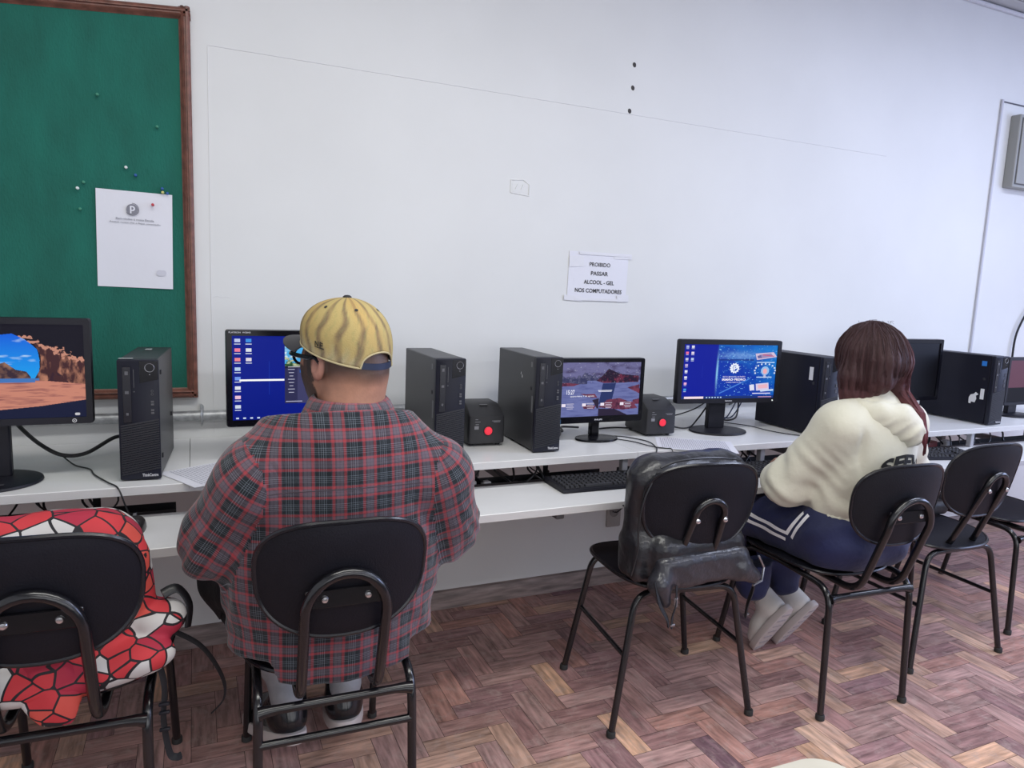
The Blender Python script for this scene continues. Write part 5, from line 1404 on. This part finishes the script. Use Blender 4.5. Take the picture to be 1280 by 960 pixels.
    for lay in (0, 1):
        for r_ in range(5):
            for i in range(nb + 1):
                th = R(-62 + 124 * i / nb); p = crown(th, 0); ex = r_ / 4 * .076 * max(0, math.cos(th * 1.35)) ** .45
                vb.append((p[0] * (1 + ex * .9), p[1] + ex, p[2] - .002 - .012 * (abs(p[0]) / .09) ** 2 * (r_ / 4) - .004 * r_ / 4 + (-.0035 if lay else 0) + .004))
    m1_ = 5 * (nb + 1)
    for r_ in range(4):
        for i in range(nb):
            q = (r_ * (nb + 1) + i, r_ * (nb + 1) + i + 1, (r_ + 1) * (nb + 1) + i + 1, (r_ + 1) * (nb + 1) + i); fb.append(q); fb.append(tuple(x + m1_ for x in q[::-1]))
    for i in range(nb): a = 4 * (nb + 1) + i; fb.append((a, a + 1, a + 1 + m1_, a + m1_))
    br.add(vb, fb, Mh); br.build('brim', mat('cap_brim', (.055, .052, .058), .7), cap)
    stp = MB(); vb = []; fb = []
    for i in range(21):
        th = pi - R(30) + R(60) * i / 20; th2 = th if th <= pi else th - 2 * pi; z = rimz(th2)
        for rr, zz in ((1.006, z - .001), (1.006, z + .014), (.985, z + .014), (.985, z - .001)): vb.append((-a0 * math.sin(th) * rr, -.010 + b0 * math.cos(th) * rr, zz))
    for i in range(20):
        for k in range(4): fb.append((i * 4 + k, i * 4 + (k + 1) % 4, i * 4 + 4 + (k + 1) % 4, i * 4 + 4 + k))
    stp.add(vb, fb, Mh); stp.build('strap', mat('navy_strap', (.012, .020, .055), .5), cap)
    bt_ = MB(); bt_.lathe([(.011, -.002), (.010, .003), (.006, .006), (.001, .0068)], 16, M=Mh @ T(0, -.010, .147)); bt_.build('button', INK, cap)
    ey = MB()
    for th in (R(150), R(92), R(35), R(-150), R(-92), R(-35)):
        p = Vector(crown(th, .62)); q = Vector(crown(th + .02, .62)) - p; v2 = Vector(crown(th, .66)) - p; nrm = q.cross(v2).normalized()
        if nrm.dot(p - Vector((0, 0, .05))) < 0: nrm = -nrm
        u1 = q.normalized(); u2 = nrm.cross(u1)
        ey.add([tuple(p + nrm * .0012 + u1 * (.0042 * math.cos(2 * pi * k / 10)) + u2 * (.0042 * math.sin(2 * pi * k / 10))) for k in range(10)], [list(range(10))], Mh)
    ey.build('eyelet', INK, cap)
    lg = MB(); ths = R(99)
    def cp(du, dv):
        p = Vector(crown(ths + du * 1.25 / .1, .13)); q = Vector(crown(ths + du * 1.25 / .1, .13 + .02)); up = (q - p).normalized(); o = p + up * dv; n_ = Vector((o.x, o.y, 0)).normalized(); return o + n_ * .0014
    def stroke(pts): lg.tube([cp(*p) for p in pts], .0009, 4, M=Mh)
    stroke([(-.008, -.004), (-.008, .007)]); stroke([(-.008, .007), (-.002, -.004)]); stroke([(-.002, -.004), (-.002, .008)]); stroke([(.002, -.005), (.002, .008)]); stroke([(.002, .008), (.007, .006)]); stroke([(.002, .002), (.007, .001)]); stroke([(.002, -.005), (.008, -.005)]); stroke([(-.009, -.006), (.009, -.006)])
    lg.build('side_emblem', mat('cap_mark', (.03, .025, .02), .8), cap)
    # shoes
    blk = mat('patent_black', (.010, .010, .012), .12); wh = mat('man_sole', (.55, .50, .48), .6)
    shoe(body, (.240, 1.862, .085), (-.34, 1, -.28), (0, .28, 1), .265, blk, wh, mat('black_lace', (.01, .01, .01), .6), sc=1.2)
    shoe(body, (.372, 1.868, .085), (.14, 1, -.28), (0, .28, 1), .265, blk, wh, mat('black_lace', (.01, .01, .01), .6), sc=1.2)
    return body
make_man()

# ================================================================== the woman
def make_woman():
    hc = np.array([2.045, 1.660, 1.162]); yaw = R(10); cy, sy_ = math.cos(yaw), math.sin(yaw)
    def H(x, y, z): return (hc[0] + x * cy - y * sy_, hc[1] + x * sy_ + y * cy, hc[2] + z)
    RM = [[cy, -sy_, 0], [sy_, cy, 0], [0, 0, 1]]
    def He(F, c, r, k=.02, op='add'): F.ell(H(*c), r, k, M=RM, op=op)
    shL, elL, wrL = (1.900, 1.615, .950), (1.832, 1.755, .735), (2.010, 1.885, .745)
    shR, elR, wrR = (2.180, 1.610, .950), (2.310, 1.670, .760), (2.140, 1.955, .735)
    F = Field((1.70, 1.40, .01), (2.42, 2.20, 1.33), .0062)
    He(F, (0, -.01, .025), (.072, .090, .092), .02); F.cone(H(0, .030, -.02), H(0, .042, -.068), .052, .032, .035)
    F.cone(H(0, -.03, -.05), (2.04, 1.61, .99), .048, .052, .03)
    for s in (-1, 1):
        He(F, (s * .074, -.004, -.012), (.009, .018, .028), .008)
        He(F, (s * .028, .083, .016), (.015, .009, .009), .01, 'cut'); He(F, (s * .028, .078, .015), (.012, .009, .010), .004)
    F.cone(H(0, .082, .015), H(0, .098, -.014), .007, .011, .01); He(F, (0, .084, -.040), (.021, .009, .007), .008); He(F, (0, .090, -.0405), (.018, .006, .0016), .002, 'cut')
    F.cone((2.04, 1.64, .60), (2.04, 1.62, .90), .13, .13, .05, sq=((0, 1, 0), .7)); F.cone((1.94, 1.62, .95), (2.14, 1.62, .95), .055, .055, .05)
    F.chain([shL, elL, wrL], [.045, .036, .024], .03); F.chain([shR, elR, wrR], [.045, .036, .024], .03)
    hand(F, wrL, (.45, .9, -.10), (0, 0, 1), 1, .3); hand(F, wrR, (-.1, 1, -.05), (0, 0, 1), -1, .3)
    F.chain([(1.97, 1.66, .56), (1.915, 2.02, .53), (1.940, 1.995, .34), (1.985, 1.965, .20)], [.09, .055, .040, .032], .03)
    F.chain([(2.11, 1.66, .56), (2.145, 2.03, .53), (2.100, 1.995, .34), (2.128, 1.962, .19)], [.09, .055, .040, .032], .03); F.box((2.035, 1.768, .42), (.235, .215, .063), .0, 0, op='cut')
    V, Q = F.mesh(); V = smooth_verts(V, Q, 1)
    def col(P):
        c = np.tile(np.array([.50, .29, .23]), (len(P), 1)); q = P - hc
        ly = -q[:, 0] * sy_ + q[:, 1] * cy; lx = q[:, 0] * cy + q[:, 1] * sy_; lz = q[:, 2]
        c[(np.abs(lx) < .02) & (lz > -.048) & (lz < -.034) & (ly > .075)] = (.42, .12, .12)
        c[(np.abs(np.abs(lx) - .028) < .011) & (np.abs(lz - .040) < .0035) & (ly > .07)] = (.06, .03, .025)
        c[(P[:, 2] < .32)] = (.35, .33, .32)
        return c
    body = np_mesh('person', V, Q, SKIN_M, None, col)
    prop(body, 'seated woman with long dark red hair in a cream hoodie and navy track trousers', 'person')
    navy = mat('navy_trousers', (.0075, .012, .062), .75, noise=.2, nscale=8, bump=.2, bscale=60, sheen=.1)
    F = Field((1.74, 1.42, .14), (2.36, 2.18, .74), .0072)
    F.cone((1.965, 1.635, .575), (2.115, 1.635, .575), .130, .130, .05)
    F.chain([(1.955, 1.67, .57), (1.905, 2.03, .545), (1.932, 2.00, .36), (1.950, 1.985, .262)], [.122, .088, .078, .064], .04)
    F.chain([(2.125, 1.67, .57), (2.150, 2.04, .545), (2.100, 2.00, .36), (2.108, 1.982, .255)], [.122, .088, .078, .062], .04)
    F.warp(lambda X, Y, Z: .0040 * n3(X, Y, Z, 40, 8) + .003 * np.sin((X * .6 + Y + Z) * 60)); F.box((2.035, 1.768, .42), (.235, .215, .063), .0, 0, op='cut')
    V, Q = F.mesh(); V = smooth_verts(V, Q, 1)
    tr = np_mesh('trousers', V, Q, navy, body)
    # the two white stripes along the outside of the left thigh, bending up at the hip
    bt = tree_of(tr)
    wht = mat('stripe_white', (.80, .80, .84), .7)
    def ribbon(pts, wd, nm, dirn, mm, par, bt, th=.0016):
        P = smooth_path(pts, 8); mb = MB(); vs = []; fs = []; D = Vector(dirn).normalized()
        for i, p in enumerate(P):
            t = (P[min(i + 1, len(P) - 1)] - P[max(i - 1, 0)]).normalized(); s = t.cross(D).normalized()
            for k in (-1, -.33, .33, 1):
                q = p + s * (k * wd / 2); h = bt.ray_cast(q - D * .4, D)
                if h[0] is None: h = bt.find_nearest(q)
                vs.append(tuple(h[0] - D * th))
        for i in range(len(P) - 1):
            for k in range(3): fs.append((i * 4 + k, i * 4 + k + 1, i * 4 + k + 5, i * 4 + k + 4))
        return mb.add(vs, fs).build(nm, mm, par)
    for dz in (0, -.024):
        ribbon([(1.80, 2.03, .575 + dz), (1.80, 1.92, .578 + dz), (1.80, 1.80, .570 + dz), (1.80, 1.725 - dz * .4, .563 + dz)], .012, 'stripe', (1, 0, 0), wht, tr, bt)
        ribbon([(1.80, 1.730 + dz * 1.0, .560 + dz * .3), (1.80, 1.712 + dz, .590), (1.80, 1.695 + dz, .620), (1.80, 1.680 + dz, .650)], .012, 'stripe', (1, 0, 0), wht, tr, bt)
    # hoodie
    cream = mat('cream_fleece', (.66, .64, .53), .9, noise=.05, nscale=8, bump=.15, bscale=50, sheen=.2)
    F = Field((1.70, 1.40, .60), (2.42, 2.02, 1.12), .0068)
    F.cone((2.035, 1.645, .70), (2.04, 1.625, .88), .178, .172, .05, sq=((0, 1, 0), .80)); F.cone((1.905, 1.615, .955), (2.175, 1.61, .955), .068, .068, .06); F.cone((2.04, 1.61, .96), (2.04, 1.62, 1.03), .085, .066, .04)
    F.chain([shL, elL, (1.985, 1.868, .745)], [.074, .070, .042], .04); F.chain([shR, elR, (2.160, 1.915, .735)], [.074, .072, .042], .04)
    F.cone((1.83, 1.74, .72), (1.86, 1.80, .70), .055, .05, .03)
    def folds(X, Y, Z):
        A = .0045 * n3(X, Y, Z, 24, 21) + .0022 * n3(X, Y, Z, 62, 22)
        sl = np.clip((1.90 - X) / .05, 0, 1) + np.clip((X - 2.20) / .05, 0, 1)
        A = A + .0075 * np.exp(-((X - 1.915 + (Z - .85) * .12) / .010) ** 2) * np.clip((.985 - Z) / .05, 0, 1) * np.clip((Z - .80) / .05, 0, 1) * (Y < 1.62)
        A = A + .0030 * np.sin((Z - Y * .9 + .25 * X) * 95 + 3.2 * np.sin(X * 26 + Z * 17)) * np.clip(sl, 0, 1) * np.clip((.92 - Z) / .10, 0, 1)
        A = A + .0028 * np.sin(Z * 90 + (X - 2.0) * 30 + 2.5 * np.sin(X * 24)) * np.clip((.78 - Z) / .10, 0, 1) * (1 - np.clip(sl, 0, 1))
        return A
    F.warp(folds)
    F.clip(lambda X, Y, Z: .640 - Z + 0 * X + 0 * Y)
    F.cone((2.04, 1.645, 1.0), (2.045, 1.66, 1.12), .052, .075, 0, op='cut')
    V, Q = F.mesh(); V = smooth_verts(V, Q, 1, .4)
    hd = np_mesh('hoodie', V, Q, cream, body)
    # the hood lying in folds on the back
    F = Field((1.88, 1.38, .80), (2.26, 1.74, 1.12), .0055)
    F.chain([(1.955, 1.640, 1.025), (1.955, 1.585, 1.020), (1.985, 1.540, 1.012), (2.045, 1.520, 1.006), (2.105, 1.540, 1.010), (2.130, 1.590, 1.020), (2.130, 1.645, 1.025)], [.020, .024, .027, .028, .027, .024, .020], .012)
    F.cone((1.975, 1.545, .985), (2.076, 1.497, .945), .034, .030, .04, sq=((.1, 1, .3), .75)); F.cone((2.125, 1.545, .985), (2.084, 1.497, .945), .034, .030, .04, sq=((-.1, 1, .3), .75))
    F.cone((2.04, 1.515, .975), (2.080, 1.494, .950), .045, .032, .04, sq=((0, 1, .3), .7))
    F.warp(lambda X, Y, Z:  -.0034 * (1 - 2 * np.abs(np.sin((Z + .9 * np.abs(X - 2.085)) * 62 + 1.2 * np.sin(X * 22 + Y * 15 + Z * 20))) ** .7) * np.clip((1.0 - Z) / .02, 0, 1) + .0015 * n3(X, Y, Z, 70, 61))
    F.cone((2.04, 1.645, .98), (2.045, 1.66, 1.14), .060, .078, 0, op='cut')
    V, Q = F.mesh(); np_mesh('hood', smooth_verts(V, Q, 1, .4), Q, cream, hd)
    # waistband
    F = Field((1.80, 1.44, .60), (2.28, 1.86, .70), .006)
    F.cone((2.035, 1.645, .60), (2.035, 1.645, .72), .170, .172, 0, sq=((0, 1, 0), .80)); F.clip(lambda X, Y, Z: np.abs(Z - .640) - .026 + 0 * X + 0 * Y); F.warp(lambda X, Y, Z: .0012 * np.sin(np.arctan2(Y - 1.645, X - 2.035) * 90) + 0 * Z)
    V, Q = F.mesh(); np_mesh('waistband', V, Q, cream, hd)
    # bowed black lettering across the back
    vs, fs = text_geo('aSFEVi', size=.050, width=.255, bold=.045, shear=.15)
    out = []
    for x, y, z in vs: out.append((2.045 + x, 1.3, .858 + y - 3.0 * (x - .01) ** 2))
    # subdivide by fine triangulation is not needed: glyph outlines are dense enough
    drape(hd, out, fs, (0, 1, 0), mat('black_flock', (.012, .012, .012), .8), .0022, 'lettering', hd)
    # hair: solid mass with combed strands over it
    def hcol(P):
        x, y, z = P[:, 0], P[:, 1], P[:, 2]; an = np.arctan2(x - hc[0], -(y - hc[1]))
        st = np.sin(an * 46 + 3 * np.sin(z * 9)) * .5 + np.sin(an * 91 + 1.3 + 2 * np.sin(z * 14)) * .3
        red = np.clip((1.12 - z) / .14, 0, 1) * .40 + np.clip((x - hc[0] - .02) / .07, 0, 1) * .60; red = np.clip(red, 0, 1)[:, None]
        c = np.array([.048, .021, .023]) * (1 - red) + np.array([.175, .042, .054]) * red
        return c * (1 + .22 * st)[:, None]
    hm = attr_mat('hair_red', 'col', .52, spec=.3, bump=.35, bscale=30, aniso=(14, 14, 1.0))
    F = Field((1.86, 1.46, .80), (2.32, 1.86, 1.33), .0058)
    He(F, (0, -.012, .018), (.096, .116, .113), .02); He(F, (0, .10, -.035), (.058, .055, .085), .012, 'cut')
    F.chain([H(-.072, -.01, .03), H(-.088, -.005, -.05), H(-.092, .000, -.105), H(-.098, .010, -.150)], [.042, .036, .024, .008], .03)
    F.chain([H(-.045, -.085, .0), H(-.055, -.080, -.055), H(-.078, -.045, -.108)], [.045, .034, .018], .035)
    F.chain([H(.02, -.085, .0), H(.035, -.080, -.035), H(.065, -.070, -.075)], [.05, .036, .024], .03)
    F.chain([H(.072, -.02, .02), H(.085, -.045, -.05), (2.100, 1.575, 1.07), (2.104, 1.505, 1.010), (2.104, 1.464, .945), (2.110, 1.454, .885), (2.110, 1.456, .850)], [.044, .036, .022, .013, .010, .007, .004], .03, )
    F.warp(lambda X, Y, Z: .0022 * np.sin(np.arctan2(X - hc[0], -(Y - hc[1])) * 30 + 3 * np.sin(Z * 12)) )
    V, Q = F.mesh(); V = smooth_verts(V, Q, 1, .3)
    hair = np_mesh('hair', V, Q, hm, body, hcol)
    rs = random.Random(3); mb = MB(); bt = tree_of(hair)
    import mathutils
    def surf(p, off):
        h = bt.find_nearest(Vector(p)); return h[0] + h[1] * off
    for k in range(230):
        an = rs.uniform(-2.5, 2.5); off = rs.uniform(.0005, .003); pts = []
        part = Vector(H(rs.uniform(-.01, .01), rs.uniform(-.03, .05), .131)); N = 12
        x1, y1 = math.sin(an), -math.cos(an)
        zend = -.10 if abs(an) > .7 else -.05
        for i in range(N + 1):
            t = i / N; z = .131 * math.cos(t * pi / 2 * 1.0) + (zend) * max(0, t) ** 2; rr = math.sin(min(1, t * 1.6) * pi / 2)
            g = Vector(H(x1 * .11 * rr, y1 * .125 * rr, z + .01)); pts.append(surf(part.lerp(g, min(1, t * 2.2)), off))
        if an > .2 and rs.random() < .75:
            q = rs.uniform(-.010, .010)
            for P in ((2.100 + q, 1.560, 1.07), (2.104 + q, 1.49, 1.01), (2.104 + q * .8, 1.455, .945), (2.110 + q * .6, 1.448, .885)): pts.append(surf(P, off))
        mb.tube(pts, .0009, 4, col=None, tap=[.0009] * (len(pts) - 1) + [.0003])
    for k in range(16):
        a = Vector(H(rs.uniform(-.05, .04), rs.uniform(-.06, .02), .125)); d = Vector((rs.uniform(-.04, .03), rs.uniform(-.03, .02), rs.uniform(.003, .014)))
        mb.tube([a, a + d * .5 + Vector((0, 0, .006)), a + d], .00035, 4)
    for k in range(10):
        z = rs.uniform(-.02, .09); a = Vector(H(-.095, -.02, z)); mb.tube([a, a + Vector((-.012, .0, -.01)), a + Vector((-.008, .0, -.05))], .00035, 4)
    v_ = np.array(mb.v); Fq = [f for f in mb.f if len(f) == 4]
    np_mesh('strands', v_, np.array(Fq), hm, hair, hcol)
    # trainers, toes on the floor and heels lifted
    cr = mat('trainer_white', (.60, .57, .55), .6, bump=.1, bscale=60); sl = mat('trainer_sole', (.46, .41, .40), .7)
    shoe(body, (2.025, 1.855, .198), (-.05, .10, -.20), (-.20, .95, .30), .232, cr, sl, mat('trainer_grey', (.33, .30, .31), .7))
    shoe(body, (2.165, 1.860, .190), (-.07, .10, -.19), (-.28, .92, .30), .232, cr, sl, mat('trainer_grey', (.33, .30, .31), .7))
    return body
make_woman()

# ================================================================== bags
def patch_mat():
    m = bpy.data.materials.new('patch_print'); m.use_nodes = True; nt = m.node_tree; b = nt.nodes['Principled BSDF']; b.inputs['Roughness'].default_value = .75
    tc = nd(nt, 'ShaderNodeTexCoord'); mp = nd(nt, 'ShaderNodeMapping'); mp.inputs['Scale'].default_value = (1, 1.0, 1.3); mp.inputs['Rotation'].default_value = (.3, .5, .4)
    nt.links.new(tc.outputs['Object'], mp.inputs[0])
    v1 = nd(nt, 'ShaderNodeTexVoronoi', feature='F1'); v1.inputs['Scale'].default_value = 21; v2 = nd(nt, 'ShaderNodeTexVoronoi', feature='DISTANCE_TO_EDGE'); v2.inputs['Scale'].default_value = 21
    for v in (v1, v2): nt.links.new(mp.outputs[0], v.inputs['Vector'])
    sep = nd(nt, 'ShaderNodeSeparateColor'); nt.links.new(v1.outputs['Color'], sep.inputs[0])
    r = nd(nt, 'ShaderNodeValToRGB'); r.color_ramp.interpolation = 'CONSTANT'; e = r.color_ramp.elements
    e[0].position = 0; e[0].color = (.55, .035, .045, 1); e[1].position = .36; e[1].color = (.58, .56, .55, 1); q = e.new(.66); q.color = (.40, .02, .05, 1); q = e.new(.84); q.color = (.62, .08, .06, 1)
    nt.links.new(sep.outputs[0], r.inputs[0])
    lt = nd(nt, 'ShaderNodeMath', operation='LESS_THAN'); lt.inputs[1].default_value = .045; nt.links.new(v2.outputs['Distance'], lt.inputs[0])
    mx = nd(nt, 'ShaderNodeMix', data_type='RGBA'); mx.inputs['B'].default_value = (.012, .010, .014, 1); nt.links.new(lt.outputs[0], mx.inputs['Factor']); nt.links.new(r.outputs[0], mx.inputs['A'])
    nt.links.new(mx.outputs['Result'], b.inputs['Base Color']); return m
def print_bag():
    F = Field((-.60, 1.46, .44), (.02, 2.0, .92), .007); lean = [[1, 0, 0], [0, .985, .17], [0, -.17, .985]]
    F.box((-.300, 1.70, .665), (.190, .095, .180), .085, .02); F.cone((-.43, 1.66, .80), (-.20, 1.66, .795), .045, .05, .05); F.cone((-.135, 1.665, .66), (-.135, 1.66, .74), .045, .035, .03)
    F.ell((-.085, 1.665, .600), (.058, .055, .040), .02); F.ell((-.120, 1.60, .545), (.070, .045, .040), .02); F.ell((-.28, 1.64, .53), (.17, .10, .055), .03)
    F.warp(lambda X, Y, Z: .005 * n3(X, Y, Z, 40, 31)); F.clip(lambda X, Y, Z: .482 - Z + 0 * X + 0 * Y)
    V, Q = F.mesh(); V = smooth_verts(V, Q, 1); o0 = (-.29, 1.70, .48)
    pm = patch_mat(); bag = np_mesh('backpack', V, Q, pm, None, origin=o0); bag.location = o0
    prop(bag, 'soft backpack with red, white and black patches on the left chair', 'backpack')
    def part(name, mb, m): o = mb.build(name, m, bag); return o
    off = lambda p: (p[0] - o0[0], p[1] - o0[1], p[2] - o0[2])
    # flap hanging over the back edge of the seat
    F = Field((-.36, 1.46, .36), (-.17, 1.64, .58), .006); F.chain([(-.285, 1.592, .560), (-.275, 1.560, .520), (-.262, 1.548, .490)], [.05, .046, .040], .02, sq=((0, 1, 0), .32)); F.warp(lambda X, Y, Z: .002 * np.sin(X * 120 + Z * 60)); F.clip(lambda X, Y, Z: (.452 + .15 * np.abs(X + .262)) - Z + 0 * Y)
    V, Q = F.mesh(); np_mesh('hanging_flap', smooth_verts(V, Q, 1), Q, pm, bag, origin=o0)
    k = MB(); k.tube(smooth_path([off(p) for p in [(-.075, 1.66, .655), (-.045, 1.67, .66), (-.022, 1.67, .62), (-.026, 1.66, .57)]], 6), .012, 8, flat=.4); part('handle_loop', k, CABLE)
    k = MB(); k.tube(smooth_path([off(p) for p in [(-.07, 1.68, .565), (.0, 1.70, .50), (.045, 1.73, .40), (.05, 1.75, .33), (.02, 1.74, .30)]], 8), .006, 6, flat=.3); part('strap', k, mat('strap_black', (.010, .010, .013), .75))
    k = MB(); k.tube(smooth_path([off(p) for p in [(-.09, 1.63, .53), (-.075, 1.625, .46), (-.078, 1.62, .38), (-.068, 1.62, .30), (-.055, 1.62, .285), (-.045, 1.63, .28)]], 8), .008, 6, flat=.3); part('strap', k, mat('strap_black', (.010, .010, .013), .75))
    for z in (.42, .40, .36): part('buckle', MB().box(off((-.076, 1.615, z)), (.022, .010, .007), bev=.002), BLACK_PLASTIC)
print_bag()
def leather_bag():
    lea = mat('black_leather', (.014, .014, .018), .34, noise=.3, nscale=9, bump=.35, bscale=42, coat=.15)
    F = Field((1.12, 1.50, .40), (1.70, 2.0, .94), .007)
    F.box((1.412, 1.745, .665), (.192, .085, .190), .075, .02); F.cone((1.26, 1.73, .80), (1.53, 1.73, .80), .065, .065, .05); F.cone((1.225, 1.74, .62), (1.222, 1.73, .80), .045, .035, .03); F.box((1.235, 1.73, .56), (.05, .06, .075), .03, .02)
    F.box((1.405, 1.70, .56), (.175, .07, .075), .04, .02)
    F.warp(lambda X, Y, Z: .0045 * n3(X, Y, Z, 38, 41) + .002 * n3(X, Y, Z, 90, 43)); F.clip(lambda X, Y, Z: .483 - Z + 0 * X + 0 * Y)
    V, Q = F.mesh(); V = smooth_verts(V, Q, 1); o0 = (1.405, 1.745, .483)
    bag = np_mesh('backpack', V, Q, lea, None, origin=o0); bag.location = o0
    prop(bag, 'black leather backpack standing on the chair between the man and the woman', 'backpack')
    off = lambda p: (p[0] - o0[0], p[1] - o0[1], p[2] - o0[2])
    # lower pouch sagging behind the seat edge, creased leather
    F = Field((1.16, 1.50, .40), (1.72, 1.76, .64), .006)
    F.box((1.405, 1.648, .532), (.172, .032, .056), .030, .02); F.cone((1.24, 1.63, .50), (1.26, 1.625, .455), .036, .024, .03); F.cone((1.56, 1.64, .51), (1.60, 1.63, .485), .036, .026, .03)
    F.warp(lambda X, Y, Z: .0065 * n3(X, Y, Z, 34, 44) + .0016 * n3(X, Y, Z, 120, 45)); F.box((1.415, 1.87, .42), (.25, .225, .060), 0, 0, op='cut')
    V, Q = F.mesh(); np_mesh('lower_pouch', smooth_verts(V, Q, 1), Q, mat('leather_grey', (.028, .028, .036), .30, bump=.4, bscale=40, coat=.2), bag, origin=o0)
    k = MB(); k.tube(smooth_path([off(p) for p in [(1.30, 1.74, .845), (1.32, 1.72, .862), (1.38, 1.71, .866), (1.44, 1.72, .862), (1.46, 1.74, .845)]], 6), .010, 8, flat=.6); k.build('top_handle', lea, bag)
    k = MB(); k.tube(smooth_path([off(p) for p in [(1.225, 1.655, .84), (1.19, 1.66, .76), (1.18, 1.665, .68), (1.185, 1.67, .60), (1.175, 1.68, .52)]], 6), .0024, 6)
    k.tube(smooth_path([off(p) for p in [(1.215, 1.68, .70), (1.20, 1.73, .705), (1.205, 1.79, .70)]], 6), .003, 6); k.tube(smooth_path([off(p) for p in [(1.24, 1.66, .85), (1.30, 1.655, .868), (1.42, 1.65, .872), (1.54, 1.66, .855)]], 6), .003, 6); k.build('zip', mat('zip_dark', (.05, .05, .055), .3, .6), bag)
    sm_ = mat('strap_black', (.010, .010, .013), .75)
    k = MB(); k.tube(smooth_path([off(p) for p in [(1.22, 1.62, .52), (1.225, 1.60, .46), (1.255, 1.600, .41), (1.265, 1.605, .385)]], 6), .015, 6, flat=.25); k.build('strap', sm_, bag)
    k = MB(); k.tube(smooth_path([off(p) for p in [(1.29, 1.61, .50), (1.285, 1.60, .45), (1.275, 1.600, .41), (1.280, 1.605, .375)]], 6), .012, 6, flat=.25); k.build('strap', sm_, bag)
    k = MB(); k.tube(smooth_path([off(p) for p in [(1.60, 1.64, .52), (1.64, 1.66, .44), (1.66, 1.70, .35), (1.675, 1.72, .30)]], 6), .020, 6, flat=.25); k.build('strap', sm_, bag)
    k = MB(); k.tube([off(p) for p in [(1.62, 1.63, .545), (1.655, 1.64, .50), (1.640, 1.63, .46), (1.60, 1.625, .452)]], .004, 6)
    k.build('strap_ring', mat('buckle_steel', (.35, .35, .38), .25, .8), bag)
    for p_, d_ in (((1.282, 1.598, .455), (.012, .006, .030)), ((1.276, 1.598, .385), (.018, .006, .008)), ((1.675, 1.718, .30), (.022, .008, .008))):
        MB().box(off(p_), d_, bev=.002).build('buckle', mat('buckle_steel', (.35, .35, .38), .25, .8), bag)
leather_bag()
F = Field((2.70, 1.78, .46), (3.04, 2.02, .60), .006); F.box((2.80, 1.90, .515), (.075, .045, .030), .022, 0); F.warp(lambda X, Y, Z: .002 * n3(X, Y, Z, 70, 51)); F.clip(lambda X, Y, Z: .483 - Z + 0 * X + 0 * Y)
V_, Q_ = F.mesh(); pz = np_mesh('pouch', smooth_verts(V_, Q_, 1), Q_, mat('pouch_black', (.012, .012, .015), .5, bump=.2, bscale=60), None, origin=(2.80, 1.90, .483)); pz.location = (2.80, 1.90, .483)
prop(pz, 'small black pouch lying on the seat of the empty chair', 'pouch')
